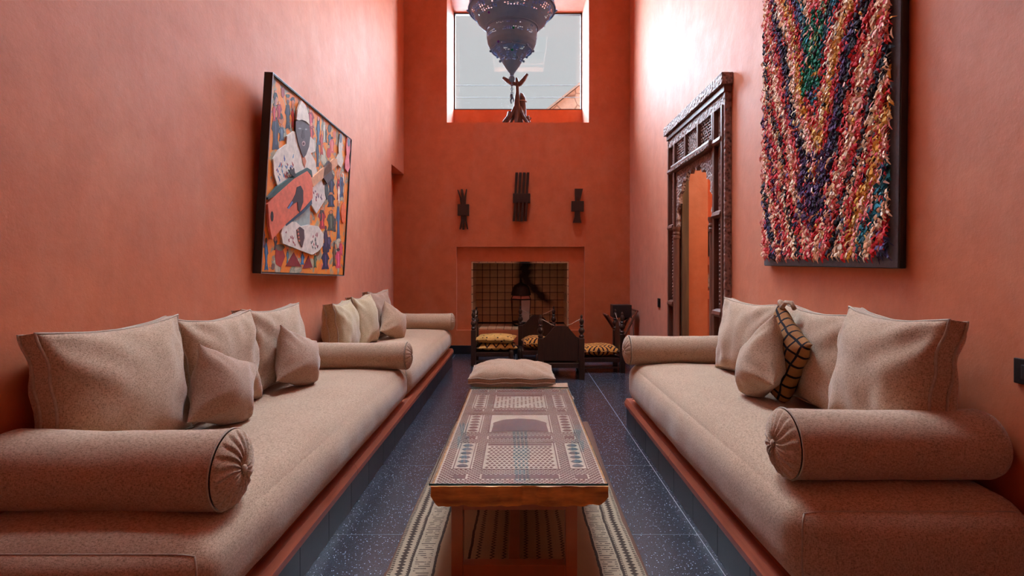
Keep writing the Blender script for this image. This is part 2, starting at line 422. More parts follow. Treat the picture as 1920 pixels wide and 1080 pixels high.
# ------------------------------------------------------------------ bolsters (axis along local x, pleated cap at x=0 pointing +x)
def bolster(label, loc, rotz, length, rad, seed, mat='fabric', wall_gap=True):
    root = thing('bolster', label, 'bolster', loc, (0,0,rotz), 'bolsters across the benches')
    m = MB(); n = 40; rings = 30; vs_ = []; fs = []
    for i in range(rings+1):
        t = i/rings; x = -length*t
        ro = rad*(1 - .0*t) * (1 - (max(0, t-.94)/.06)**2*.35)
        for k in range(n):
            a = 2*PI*k/n
            d = 1 + .03*noise.noise(Vector((seed+x*5, math.cos(a)*1.2, math.sin(a)*1.2))) + .012*noise.noise(Vector((seed+x*16, math.cos(a)*2, math.sin(a)*2)))
            sag = -.05*rad*math.sin(PI*t)*(1 if math.sin(a) > 0 else 0)
            z = math.sin(a)*ro*d + sag
            z = max(z, -rad*.93)
            vs_.append((x, math.cos(a)*ro*d, z + rad*.93))
    for i in range(rings):
        for k in range(n): fs.append((i*n+k, i*n+(k+1)%n, (i+1)*n+(k+1)%n, (i+1)*n+k))
    fs.append(tuple(rings*n+k for k in range(n)))
    m.add(vs_, fs); obj('cover', m, M[mat], root, 'all')
    # pleated dome cap
    cap = MB(); pl = 18; n2 = pl*8; vs_ = []; fs = []; rr = [1, .985, .94, .86, .75, .62, .48, .34, .22, .12, .04]
    for q_ in rr:
        for k in range(n2):
            a = 2*PI*k/n2; ph = (k/8 + .25*math.sin(q_*5)) % 1
            pleat = (ph**.6 if ph < .8 else (1-ph)/.2*.87)
            dome = .43*rad*math.sqrt(max(0, 1-q_*q_*.98)) - .10*rad*max(0, 1-q_*3.5)
            x = dome - (.085*rad*(1-pleat))*min(1, (1-q_)*9)*min(1, q_*4+.2)
            y = math.cos(a)*rad*q_*.995; z = max(math.sin(a)*rad*q_*.995, -rad*.93) + rad*.93
            vs_.append((x, y, z))
    for i in range(len(rr)-1):
        for k in range(n2): fs.append((i*n2+k, i*n2+(k+1)%n2, (i+1)*n2+(k+1)%n2, (i+1)*n2+k))
    fs.append(tuple((len(rr)-1)*n2+k for k in range(n2)))
    cap.add(vs_, fs); c = obj('end_cap', cap, M[mat], root, 60)
    obj('button', MB().sphere((.37*rad, 0, rad*.93), rad*.115, 14, 8, (.6,1,1)), M[mat], c, 'all')
    obj('piping', MB().tube([(0, math.cos(2*PI*k/48)*rad*1.01, max(math.sin(2*PI*k/48)*rad*1.01, -rad*.93)+rad*.93) for k in range(48)], .0035, 6, True), M['piping'], root, 'all')
    return root
bolster('large bolster with pleated button end, nearest the camera on the left bench', (-.90, 1.66, .468), 0, .73, .121, 1.)
bolster('bolster dividing the two mattresses of the left bench', (-.83, 3.95, .468), 0, .80, .102, 4.)
bolster('farthest bolster on the left bench, in front of the fireplace wall', (-.83, 6.58, .462), 0, .80, .105, 7.)
bolster('large bolster nearest the camera on the right bench, under the wall switch', (.89, 1.78, .515), PI, .685, .114, 11.)
bolster('bolster at the far end of the right bench, before the carved doorway', (.82, 3.98, .498), PI, .755, .110, 15.)

# ------------------------------------------------------------------ cushions
def cushion(name, label, w_, h_, t_, loc, rotz, lean, mat, gus=.055, pinch=.05, roll=0, seed=0, piping=True, group=None, flat=False, sag=.0, pipemat=None, n=22, cat='cushion', squash=0, fall=.46):
    root = thing(name, label, cat, loc, (0,0,0), group)
    P = {}
    rl = R(roll)
    def pt(u, v, side, sc=1):
        x = w_/2*u*(1 - pinch*(1-v*v)*abs(u)); z = h_/2*v*(1 - pinch*(1-u*u)*abs(v))
        f = (max(0, 1-u**2)*max(0, 1-v**2))**fall
        wr = .022*noise.noise(Vector((x*4+seed, z*4, side*3.3+seed))) + .010*noise.noise(Vector((x*13+seed, z*9, side+2)))
        # creases radiating from the corners
        cr = math.sin((abs(u)-abs(v))*9 + seed)*.006*abs(u*v)*(1-abs(u*v))*4
        y = side*(gus/2 + (t_-gus)/2*f*(1 + .25*(-v)*(1-u*u)*.6)) + (wr*min(1, f*2) + cr)*(t_/.2)
        bow = sag*(u*u)                      # corners droop back
        z2 = z*math.cos(rl) - x*math.sin(rl); x2 = x*math.cos(rl) + z*math.sin(rl)
        return Vector((x2, y + bow, z2))
    N = n; tk = [math.sin(PI/2*(-1+2*i/N))*.55 + (-1+2*i/N)*.45 for i in range(N+1)]
    vs_ = []; fs = []
    for side in (-1, 1):
        for i in range(N+1):
            for j in range(N+1): vs_.append(pt(tk[i], tk[j], side))
    K = (N+1)*(N+1)
    for s in (0, 1):
        for i in range(N):
            for j in range(N):
                a = s*K + i*(N+1)+j; fs.append((a, a+1, a+N+2, a+N+1) if s else (a, a+N+1, a+N+2, a+1))
    loop = [(i,0) for i in range(N)] + [(N,j) for j in range(N)] + [(i,N) for i in range(N,0,-1)] + [(0,j) for j in range(N,0,-1)]
    for k in range(len(loop)):
        a, b = loop[k], loop[(k+1)%len(loop)]
        ia, ib = a[0]*(N+1)+a[1], b[0]*(N+1)+b[1]; fs.append((ia, ib, K+ib, K+ia))
    zmin = min(p.z for p in vs_)
    if squash:                                # the low corner is crushed flat against the seat
        for p in vs_:
            d_ = zmin + squash - p.z
            if d_ > 0: p.z = zmin + squash - d_*.3
        zmin = min(p.z for p in vs_)
    if flat:
        Mx = Matrix.Rotation(-PI/2, 4, 'X')
    else: Mx = Matrix.Rotation(-R(lean), 4, 'X') @ Matrix.Translation((0, 0, -zmin))
    Mx = Matrix.Rotation(rotz, 4, 'Z') @ Mx
    fin = [Mx @ p for p in vs_]; dz = -min(p.z for p in fin)
    D = Vector((0,0,dz)); fin = [p + D for p in fin]
    cov = obj('cover', MB().add(fin, fs), mat, root, 70)
    ul = cov.data.uv_layers.new(name='cloth')
    for lp_ in cov.data.loops:
        k_ = lp_.vertex_index % K; ul.data[lp_.index].uv = (tk[k_//(N+1)]*.5+.5, tk[k_ % (N+1)]*.5+.5)
    if piping:
        pm = pipemat or M['piping']
        for s in ((-1, 1) if gus > .03 else (0,)):
            if s == 0: pts = [(Mx @ ((pt(tk[i],tk[j],-1)+pt(tk[i],tk[j],1))/2)) + D for i,j in loop]
            else: pts = [(Mx @ (pt(tk[i],tk[j],s))) + D for i,j in loop]
            obj('piping', MB().tube(pts, .0048 if h_ > .4 else .0035, 6, True), pm, root, 'all')
    return root
LW, RW = PI/2, -PI/2
def lc(label, y, x, w_, h_, t_, lean=8, z=.485, yaw=0, mat='fabric', **k):
    return cushion('back_cushion', label, w_, h_, t_, (x, y, z), LW + R(yaw), lean, M[mat], group='cushions along the left wall', **k)
def rc(label, y, x, w_, h_, t_, lean=8, z=.50, yaw=0, mat='fabric', **k):
    return cushion('back_cushion', label, w_, h_, t_, (x, y, z), RW + R(yaw), lean, M[mat], group='cushions along the right wall', **k)
lc('wide beige back cushion nearest the camera against the left wall', 2.05, -1.475, .71, .51, .25, seed=1.2, sag=.02, pinch=.11)
lc('second beige back cushion from the camera against the left wall', 2.67, -1.475, .57, .49, .24, seed=3.4, yaw=-5, pinch=.13)
lc('third beige back cushion from the camera, before the middle bolster', 3.28, -1.475, .64, .49, .23, seed=5.9, yaw=-5, pinch=.13)
lc('golden beige cushion just behind the middle bolster on the left bench', 4.46, -1.45, .58, .46, .25, seed=8.1, yaw=4, mat='fabric_gold', z=.47, pinch=.13, gus=.07)
lc('golden beige creased cushion in the middle of the rear left mattress', 5.05, -1.45, .60, .48, .25, seed=10.3, yaw=0, mat='fabric_gold', z=.475, pinch=.13, gus=.05)
lc('beige back cushion at the far end of the left bench', 5.76, -1.475, .70, .50, .22, seed=12.7, yaw=-3, mat='fabric_pink', z=.475, pinch=.13, gus=.05)
def small(label, x, y, z, s, rotz, lean, roll, seed, mat='fabric_pink', t_=.22, group='small throw cushions', **k):
    return cushion('throw_cushion', label, s, s, t_, (x, y, z), rotz, lean, M[mat] if isinstance(mat, str) else mat, gus=.010, pinch=.10, squash=.075, fall=.62, roll=roll, seed=seed, group=group, piping=k.pop('piping', False), **k)
small('small rosy beige throw cushion tipped against the nearest left back cushion', -1.29, 2.40, .49, .34, LW-R(12), 14, 24, 2.)
small('small rosy beige throw cushion tipped between the second and third left back cushions', -1.29, 3.20, .49, .34, LW-R(12), 14, 24, 4.5)
small('small throw cushion tipped against the farthest left back cushion', -1.25, 5.50, .47, .35, LW-R(25), 16, 30, 6.6, 'fabric')
rc('far beige back cushion on the right bench, touching the far bolster', 3.36, 1.425, .72, .49, .22, z=.515, seed=21., yaw=5, pinch=.12)
rc('middle beige back cushion on the right bench, behind the tied patterned cushion', 2.66, 1.455, .66, .49, .20, z=.515, seed=23., pinch=.12)
rc('large beige back cushion nearest the camera on the right bench', 2.06, 1.37, .64, .52, .27, z=.515, seed=26., yaw=-6, sag=.02, pinch=.12)
small('plain beige throw cushion standing on its corner on the right bench', 1.205, 2.75, .53, .37, RW-R(9), 11, -30, 31., 'fabric')
def kilim(name, base, dark, mode):
    t = NT(name); co = t.coord(); sp = t.n('ShaderNodeSeparateXYZ'); t.l(co, sp.inputs[0])
    X, Y, Z = sp.outputs
    def stripe(expr, f, wd): return t.math('LESS_THAN', t.math('ABSOLUTE', t.math('SUBTRACT', t.math('FRACT', t.math('MULTIPLY', expr, f)), .5)), wd)
    if mode == 'grid':       # dark square net
        su = t.n('ShaderNodeSeparateXYZ'); t.l(t.coord((1,1,1), 'UV'), su.inputs[0])
        k = t.math('MAXIMUM', stripe(su.outputs[0], 7, .10), stripe(su.outputs[1], 7, .10))
    elif mode == 'chevron':
        z = t.math('ABSOLUTE', t.math('SUBTRACT', t.math('FRACT', t.math('MULTIPLY', X, 4.5)), .5))
        k = stripe(t.math('ADD', t.math('MULTIPLY', z, .25), Y), 9, .13)
        k = t.math('MAXIMUM', k, t.math('MULTIPLY', stripe(t.math('ADD', t.math('MULTIPLY', z, .25), Y), 27, .14), stripe(X, 2.3, .3)))
    elif mode == 'dots':
        d = t.voro(17, 'F1'); k = t.math('LESS_THAN', d, .22)
    elif mode == 'zigzag':
        z = t.math('ABSOLUTE', t.math('SUBTRACT', t.math('FRACT', t.math('MULTIPLY', X, 9)), .5))
        k = stripe(t.math('ADD', t.math('MULTIPLY', z, .12), Z), 12, .14)
    else:                    # nested diamonds
        a = t.math('ABSOLUTE', t.math('SUBTRACT', t.math('FRACT', t.math('MULTIPLY', X, 3.6)), .5)); b = t.math('ABSOLUTE', t.math('SUBTRACT', t.math('FRACT', t.math('MULTIPLY', Y, 3.2)), .5))
        k = stripe(t.math('ADD', a, b), 5.5, .2)
    c = t.ramp(t.noise(18, 4), [(.3, base), (.7, tuple(x*.7 for x in base))])
    t.col(t.mix(k, c, dark)); t.rough(.9); t.bump(t.noise(160, 2), .3, .003); t.set(Specular_IOR_Level=.2); return t.m
M['net'] = kilim('ochre_net_cloth', (.34,.14,.045), (.012,.008,.010), 'grid')
pc = small('ochre cushion with a black net pattern and tied corner on the right bench', 1.325, 2.76, .53, .42, RW-R(2), 8, 26, 36., M['net'], .17)
obj('tied_knot', MB().tube([(.06,.05,.47),(.07,.03,.50),(.08,-.01,.50),(.08,-.04,.47)], .012, 8).tube([(.06,.05,.47),(.07,.08,.50),(.08,.11,.50),(.09,.13,.47)], .012, 8), M['fabric'], pc, 'all')
# floor cushions beyond the table
cushion('floor_cushion', 'lower beige floor cushion, mostly hidden under the other one', .74, .62, .16, (.09, 4.78, .0), 0, 0, M['fabric'], gus=.06, pinch=.03, flat=True, seed=41., piping=True, group='stacked floor cushions')
cushion('floor_cushion', 'plump beige floor cushion on top of the stack behind the table', .73, .62, .235, (-.06, 4.76, .14), 0, 0, M['fabric'], gus=.04, pinch=.03, flat=True, seed=44., piping=True, group='stacked floor cushions')

# ------------------------------------------------------------------ rug
def rugmat():
    t = NT('flatweave_wool'); sp = t.n('ShaderNodeSeparateXYZ'); t.l(t.coord(), sp.inputs[0]); X, Y, _ = sp.outputs
    wob = t.math('MULTIPLY_ADD', t.noise(2.2, 3), .03, -.015); X = t.math('ADD', X, wob)
    fz = t.math('MULTIPLY_ADD', t.noise(60, 2), .008, -.004); Xn = t.math('ADD', X, fz)
    tri = t.math('ABSOLUTE', t.math('SUBTRACT', t.math('FRACT', t.math('MULTIPLY', Y, 44)), .5))
    saw = t.math('FRACT', t.math('MULTIPLY', Y, 66)); sq = t.math('LESS_THAN', saw, .5)
    k = None
    def orr(v):
        nonlocal k; k = v if k is None else t.math('MAXIMUM', k, v)
    def near(x, x0, wd): return t.math('LESS_THAN', t.math('ABSOLUTE', t.math('SUBTRACT', x, x0)), wd)
    for x0 in (-.440, -.342, -.205, .323, .410): orr(near(Xn, x0, .0055))
    zz = t.math('ADD', Xn, t.math('MULTIPLY_ADD', tri, .030, -.0075))
    for x0 in (-.170, -.112, -.062, .03, .083, .133, .188): orr(near(zz, x0, .0042))
    for x0 in (-.478, .452):
        wd = t.math('MULTIPLY_ADD', tri, .026, .004)
        orr(t.math('LESS_THAN', t.math('ABSOLUTE', t.math('SUBTRACT', Xn, x0)), wd))
        for dx in (-.034, .034): orr(t.math('MULTIPLY', near(Xn, x0+dx, .006), sq))
    # little comb motifs in the pale bands
    st = t.math('MULTIPLY', t.math('LESS_THAN', t.math('FRACT', t.math('MULTIPLY', Y, 62)), .34), t.math('GREATER_THAN', t.noise(38, 2), .47))
    for x0 in (-.392, .366): orr(t.math('MULTIPLY', near(Xn, x0, .032), st))
    pale = t.math('MAXIMUM', near(X, -.43, .09), near(X, .41, .09))
    base = t.mix(pale, (.36,.22,.12), (.42,.31,.21))
    base = t.mix(t.ramp(t.noise(4, 5), [(.35, (0,0,0)), (.75, (.35,)*3)]), base, (.25,.14,.075))
    edge = t.math('GREATER_THAN', t.math('ABSOLUTE', t.math('ADD', X, .012)), .507)
    base = t.mix(edge, base, (.20,.10,.07))
    t.col(t.mix(t.math('MULTIPLY', k, .9), base, (.035,.020,.018))); t.rough(.95)
    t.bump(t.noise(180, 2, stretch=(1,.4,1)), .4, .003); t.set(Specular_IOR_Level=.15); return t.m
rg = MB(); nx_, ny_ = 26, 80; vs_ = []
for i in range(nx_+1):
    for j in range(ny_+1):
        x = -.53 + 1.035*i/nx_; y = 1.0 + 3.2*j/ny_
        e = .012*noise.noise(Vector((y*1.7, i > nx_/2, 0))) if i in (0, nx_) else 0
        x += .02*noise.noise(Vector((y*.8, 5, 0))) + .018*(y-2.1)
        vs_.append((x+e, y, .006 + .004*max(0, noise.noise(Vector((x*3, y*4, 2)))) + .010*math.exp(-((y-2.06-.05*noise.noise(Vector((x*6,0,0))))/.02)**2)*(abs(x) > .32)))
fs = [(i*(ny_+1)+j, (i+1)*(ny_+1)+j, (i+1)*(ny_+1)+j+1, i*(ny_+1)+j+1) for i in range(nx_) for j in range(ny_)]
b = len(vs_); vs_ += [(p[0], p[1], .0005) for p in vs_]
fs2 = [tuple(b+i for i in reversed(f)) for f in fs]
lp = [i*(ny_+1) for i in range(nx_)] + [nx_*(ny_+1)+j for j in range(ny_)] + [i*(ny_+1)+ny_ for i in range(nx_,0,-1)] + [j for j in range(ny_,0,-1)]
fs2 += [(lp[k], lp[(k+1)%len(lp)], b+lp[(k+1)%len(lp)], b+lp[k]) for k in range(len(lp))]
tag(obj('rug', rg.add(vs_, fs + fs2), rugmat(), None, 'all'), 'narrow flatwoven wool rug with dark zigzag stripes under the coffee table', 'rug')

# ------------------------------------------------------------------ coffee table: carved door under glass on a welded frame
TX0, TX1, TY0, TY1, TZ = -.33, .335, 2.0, 3.63, .40
tbl = thing('coffee_table', 'low coffee table made from an old carved door under a glass sheet', 'table', (0, 2.8, 0))
M['slab'] = simple('rough_old_wood', (.78,.31,.045), (.26,.085,.012), 8, .55, .6, stretch=(.7,5,4), detail=9)
M['carve_pale'] = simple('pale_carved_wood', (.78,.56,.41), (.64,.44,.31), 14, .7, .35, detail=7)
M['carve_red'] = simple('red_brown_inlay', (.13,.032,.022), (.09,.022,.017), 14, .6, .2)
M['carve_blue'] = simple('worn_blue_paint', (.035,.04,.05), (.07,.085,.10), 16, .6, .2)
sl = MB(); n = 70; prof = []
for j, y in enumerate((TY0, TY0+.02, TY1-.02, TY1)):
    for i in range(n+1):
        t_ = i/n; x = TX0 + (TX1-TX0)*t_
        edge = min(t_, 1-t_); drop = .072 + .009*noise.noise(Vector((x*9, y, 4))) + .006*noise.noise(Vector((x*31, y, 9))) - .034*max(0, 1-edge/.055)**1.6
        prof.append((x, y + (.012*noise.noise(Vector((x*14, 1, j))) + .006*noise.noise(Vector((x*40, 1, j))) if j in (0,) else 0), TZ-.012, TZ-.012-drop))
vs_ = []; fs = []
for p in prof: vs_ += [(p[0], p[1], p[2]), (p[0], p[1]-.004*(p[1] < TY0+.01), p[3])]
W_ = 2*(n+1)
for j in range(3):
    for i in range(n):
        a = j*W_+2*i; fs += [(a, a+2, a+W_+2, a+W_), (a+1, a+W_+1, a+W_+3, a+3)]
    for i in (0, n): a = j*W_+2*i; fs.append((a, a+W_, a+W_+1, a+1))
for j in (0, 3):
    for i in range(n): a = j*W_+2*i; fs.append((a, a+1, a+3, a+2))
slab = wpart('slab', sl.add(vs_, fs), M['slab'], tbl, 50)
ZT = TZ-.012
def tpart(name, mb, mat, kind=None): return obj(name, mb.move(-tbl.location), mat, slab, False, kind=kind)
tpart('carved_face', MB().bbox(TX0+.008, TX1-.008, TY0+.008, TY1-.008, ZT-.002, ZT+.002, .001), M['carve_pale'])
ZS = ZT+.0022
pan_x = (-.142, .152); sides = ((-.262, -.205), (.215, .272))
secs = ((2.175, 2.49), (2.66, 2.97), (3.13, 3.45))
def frame_(x0, x1, y0, y1, wd, mat, z1): tpart('moulding', MB().box(x0,x1,y0,y0+wd,ZS,z1).box(x0,x1,y1-wd,y1,ZS,z1).box(x0,x0+wd,y0+wd,y1-wd,ZS,z1).box(x1-wd,x1,y0+wd,y1-wd,ZS,z1), mat)
for y in (2.088, 2.58, 3.07, 3.565):
    tpart('bar_inlay', MB().box(pan_x[0]-.004, pan_x[1]+.004, y-.019, y+.019, ZS-.001, ZS+.0012), M['carve_red'])
    for a, c in sides: tpart('block_inlay', MB().box(a+.004, c-.004, y-.019, y+.019, ZS-.001, ZS+.0012), M['carve_red'])
taken = []
for (y0, y1) in secs:
    frame_(pan_x[0]-.012, pan_x[1]+.012, y0-.012, y1+.012, .005, M['carve_red'], ZS+.0015); taken.append((pan_x[0]-.014, pan_x[1]+.014, y0-.014, y1+.014))
    for a, c in sides:
        frame_(a-.008, c+.008, y0-.008, y1+.008, .004, M['carve_red'], ZS+.0015); taken.append((a-.01, c+.01, y0-.01, y1+.01))
        xm = (a+c)/2; k = 6
        dk = MB()
        for i in range(k):
            yy = y0+.03 + (y1-y0-.06)*i/(k-1); rw = (c-a)/2*.85
            dk.prism([(xm-rw,yy-.004),(xm-rw*.6,yy+.012),(xm,yy+.019),(xm+rw*.6,yy+.012),(xm+rw,yy-.004),(xm+rw*.5,yy-.016),(xm-rw*.5,yy-.016)], 'z', ZS-.001, ZS+.0012)
        tpart('baluster_inlay', dk, M['carve_blue'] if y0 < 2.3 else M['carve_red'])
# diamond lattice (near), arched door (middle), star lattice (far)
y0, y1 = secs[0]; tpart('bar_inlay', MB().box(pan_x[0], pan_x[1], y1-.03, y1-.002, ZS-.001, ZS+.001), M['carve_red'])
di = MB(); db = MB(); nx2, ny2 = 14, 12
for i in range(nx2):
    for j in range(ny2):
        xx = pan_x[0] + (i+.5+(j%2)*.5)*(pan_x[1]-pan_x[0])/(nx2+.5); yy = y0 + (j+.5)*(y1-.04-y0)/ny2; r1, r2 = .0078, .0092
        tgt = db if -.028 < xx < .038 else di
        tgt.prism([(xx-r1,yy),(xx,yy-r2),(xx+r1,yy),(xx,yy+r2)], 'z', ZS-.001, ZS+.001)
tpart('diamond_lattice', di, M['carve_red'], 'stuff'); tpart('blue_painted_lattice', db, M['carve_blue'], 'stuff')
y0, y1 = secs[1]
arch = [(pan_x[0]+.004, y0+.006), (pan_x[1]-.004, y0+.006)]
for i in range(25):
    a = PI*i/24; sc = 1 + .05*abs(math.sin(a*5)); arch.append(((pan_x[0]+pan_x[1])/2 + .138*math.cos(a)*sc, y0+.13 + .105*math.sin(a)*sc))
tpart('arched_door_inlay', MB().prism(arch, 'z', ZS-.001, ZS+.0012), M['carve_red'])
y0, y1 = secs[2]; tpart('bar_inlay', MB().box(pan_x[0], pan_x[1], y1-.035, y1-.002, ZS-.001, ZS+.001), M['carve_red'])
st = MB()
for i in range(12):
    for j in range(11):
        xx = pan_x[0] + (i+.5)*(pan_x[1]-pan_x[0])/12; yy = y0 + (j+.5)*(y1-.045-y0)/11
        if (i*3+j*2) % 5 == 0: continue
        r1 = .0085 if (i+j) % 2 else .006
        st.prism([(xx+r1*math.cos(k*PI/4)*(1 if k%2 else .55), yy+1.2*r1*math.sin(k*PI/4)*(1 if k%2 else .55)) for k in range(8)], 'z', ZS-.001, ZS+.001)
tpart('star_lattice', st, M['carve_red'], 'stuff')
dots = MB(); dblue = MB(); y = TY0+.022; j = 0
bars = [(pan_x[0]-.01, pan_x[1]+.01, y_-.024, y_+.024) for y_ in (2.088,2.58,3.07,3.565)] + [(a, c, y_-.024, y_+.024) for a, c in sides for y_ in (2.088,2.58,3.07,3.565)]
while y < TY1-.015:
    x = TX0+.02 + (j%2)*.0095
    while x < TX1-.014:
        if not any(a < x < b2 and c < y < d for a, b2, c, d in taken + bars):
            rx, ry = .0055, .0078
            blue = (.28 < abs(x) < .33 and 2.42 < y < 2.80) or (-.02 < x < .03 and y < 2.17) or (y > 3.5 and random.random() < .7)
            (dblue if blue else dots).prism([(x+rx*math.cos(k*PI/3), y+ry*math.sin(k*PI/3)) for k in range(6)], 'z', ZS-.001, ZS+.0008)
        x += .019
    y += .0115; j += 1
tpart('dotted_inlay', dots, M['carve_red'], 'stuff'); tpart('blue_dotted_inlay', dblue, M['carve_blue'], 'stuff')
# glass sheet
ga = wpart('glass_top', MB().box(TX0-.006, TX1-.002, TY0-.008, TY1+.004, TZ-.006, TZ+.002), M['table_glass'], tbl)
ge = MB().box(TX0-.0065, TX1-.0015, TY0-.0085, TY0-.008, TZ-.006, TZ+.002).box(TX0-.0065, TX0-.006, TY0-.008, TY1+.004, TZ-.006, TZ+.002).box(TX1-.002, TX1-.0015, TY0-.008, TY1+.004, TZ-.006, TZ+.002).box(TX0-.0065, TX1-.0015, TY1+.004, TY1+.0045, TZ-.006, TZ+.002)
obj('polished_edge', ge.move(-tbl.location), M['glass_edge'], ga)
# welded frame
M['brown_metal'] = simple('brown_lacquered_metal', (.36,.11,.040), (.30,.088,.030), 10, .35, .03)
LX0, LX1 = -.262, .226
def leg(x, y): wpart('leg', MB().bbox(x, x+.046, y, y+.046, .012, ZT-.07, .003), M['brown_metal'], tbl)
for yy in (2.06, 3.50):
    leg(LX0, yy); leg(LX1-.046, yy)
    wpart('cross_bar', MB().bbox(LX0+.046, LX1-.046, yy, yy+.046, .014, .060, .003), M['brown_metal'], tbl)
    wpart('top_bar', MB().bbox(LX0+.046, LX1-.046, yy, yy+.046, ZT-.116, ZT-.070, .003), M['brown_metal'], tbl)
wpart('stretcher', MB().bbox(-.042, .004, 2.106, 3.50, .014, .060, .003), M['brown_metal'], tbl)

# ------------------------------------------------------------------ low turned chairs
def chair(label, loc, rotz):
    root = thing('low_chair', label, 'chair', loc, (0,0,rotz), 'low wooden chairs by the fireplace')
    W, D = .225, .47
    for s in (-1, 1):
        p = obj('post', MB().bbox(s*W-.03, s*W+.03, -.03, .03, 0, .45, .006), M['dark_wood'], root)
        obj('finial', MB().lathe([(.030,.45),(.022,.458),(.031,.470),(.031,.478),(.020,.487),(.016,.497),(.030,.515),(.036,.535),(.028,.556),(.015,.572),(.024,.584),(.024,.590),(.014,.600),(.023,.622),(.026,.64),(.018,.66),(.010,.672),(.015,.684),(.012,.698),(.003,.71)], 16, (s*W,0,0)), M['dark_wood'], p, 40)
        obj('front_leg', MB().lathe([(.016,0),(.022,.03),(.026,.06),(.018,.08),(.026,.10),(.028,.14),(.028,.19),(.02,.20)], 12, (s*(W+.01), D, 0)), M['dark_wood'], root, 40)
        obj('seat_rail', MB().bbox(s*W-.018, s*W+.018, .03, D-.02, .125, .175, .004), M['dark_wood'], root)
        obj('side_stretcher', MB().tube([(s*W,.03,.06),(s*W,D-.02,.06)], .012, 8), M['dark_wood'], root, 40)
        obj('cord', MB().tube([(s*(W-.012),0,.66),(s*(W-.06),0,.635),(s*(W-.115),0,.605),(s*.075,0,.592)], .0035, 6), M['piping'], root, 'all')
    obj('back_panel', MB().prism([(-.195,.205),(.195,.205),(.195,.455),(.165,.47),(.075,.575),(.05,.585),(-.05,.585),(-.075,.575),(-.165,.47),(-.195,.455)], 'y', -.013, .013), M['dark_wood'], root)
    obj('seat_rail', MB().bbox(-W+.03, W-.03, -.018, .018, .125, .175, .004), M['dark_wood'], root)
    obj('seat_rail', MB().bbox(-W, W, D-.02, D+.016, .125, .175, .004), M['dark_wood'], root)
    obj('woven_seat', MB().bbox(-W+.018, W-.018, .018, D-.02, .140, .170, .006), simple('rush_seat', (.10,.05,.022), (.06,.028,.013), 60, .8), root)
    return root
M['k_dots'] = kilim('ochre_dotted_cloth', (.62,.32,.09), (.035,.014,.012), 'dots')
M['k_zig'] = kilim('ochre_zigzag_cloth', (.62,.32,.09), (.03,.012,.012), 'zigzag')
M['k_chev'] = kilim('orange_chevron_kilim', (.66,.27,.055), (.025,.010,.014), 'chevron')
M['k_dia'] = kilim('orange_diamond_kilim', (.66,.27,.055), (.025,.010,.014), 'diamond')
chair('low dark wooden chair seen from behind, nearest the camera', (.462, 5.85, 0), 0)
chair('low dark wooden chair at the left of the group, facing right', (-.565, 6.86, 0), -PI/2)
chair('low dark wooden chair facing the camera before the fireplace', (.245, 7.22, 0), PI)
chair('low dark wooden chair at the right of the group, facing left', (1.205, 6.45, 0), PI/2)
def seatc(label, loc, rotz, mat, w_=.46, h_=.46, t_=.12, seed=0, tilt=0):
    return cushion('seat_cushion', label, w_, h_, t_, loc, rotz, 0, mat, gus=.015, pinch=.05, flat=True, seed=seed, piping=True, pipemat=M['k_zig'], group='patterned cushions on the low chairs', n=14)
seatc('orange and black patterned cushion on the chair seen from behind', (.462, 6.12, .170), 0, M['k_chev'], .46, .42, .11, 51.)
seatc('lower zigzag ochre cushion on the left low chair', (-.285, 6.86, .170), R(4), M['k_zig'], .50, .44, .10, 52.)
seatc('upper dotted ochre cushion on the left low chair', (-.295, 6.85, .262), R(-5), M['k_dots'], .50, .44, .12, 53.)
seatc('orange diamond patterned cushion on the chair facing the camera', (.245, 6.96, .170), R(3), M['k_dia'], .40, .42, .16, 54.)
seatc('orange chevron cushion on the right low chair', (.935, 6.44, .170), R(3), M['k_dia'], .48, .44, .15, 55.)
# ------------------------------------------------------------------ folding stand with the black box
fs_ = thing('folding_stand', 'dark folding X-legged stand in the right corner', 'stand', (1.40, 7.12, 0))
for yy in (6.98, 7.26):
    for a, c in (((1.16, .60), (1.60-.05, .0)), ((1.545, .66), (1.22, 0))):
        wpart('leg', MB().tube([(a[0],yy,a[1]),(c[0],yy,c[1]+.006)], .016, 8), M['cedar'], fs_, 40)
for x, z in ((1.16,.60),(1.545,.66)): wpart('bar', MB().tube([(x,6.95,z),(x,7.29,z)], .014, 8), M['cedar'], fs_, 40)
sv = [(1.16+.385*i/10, .60+.06*i/10 - .10*math.sin(PI*i/10)) for i in range(11)]
wpart('sling', MB().prism([(x,z) for x,z in sv] + [(x,z-.008) for x,z in reversed(sv)], 'y', 6.99, 7.25), M['cedar'], fs_)
bx = thing('speaker_box', 'small black box resting on the folding stand', 'box', (1.36, 7.1, .59))
bx.location.z = .572
wpart('case', MB().bbox(1.232, 1.482, 7.0, 7.2, .572, .738, .006), M['black'], bx)
wpart('knob', MB().lathe([(.018,0),(.02,.01),(.012,.02)], 12, (1.26, 6.985, .66), 'y'), M['iron'], bx)
tag(obj('power_cord', MB().tube([(1.497,7.10,.60),(1.50,7.08,.55),(1.51,7.03,.40),(1.52,7.03,.25),(1.50,7.05,.1),(1.44,7.06,.008),(1.30,7.05,.008)], .004, 6), M['black'], None, 'all'), 'thin black cord hanging down beside the folding stand', 'cord')

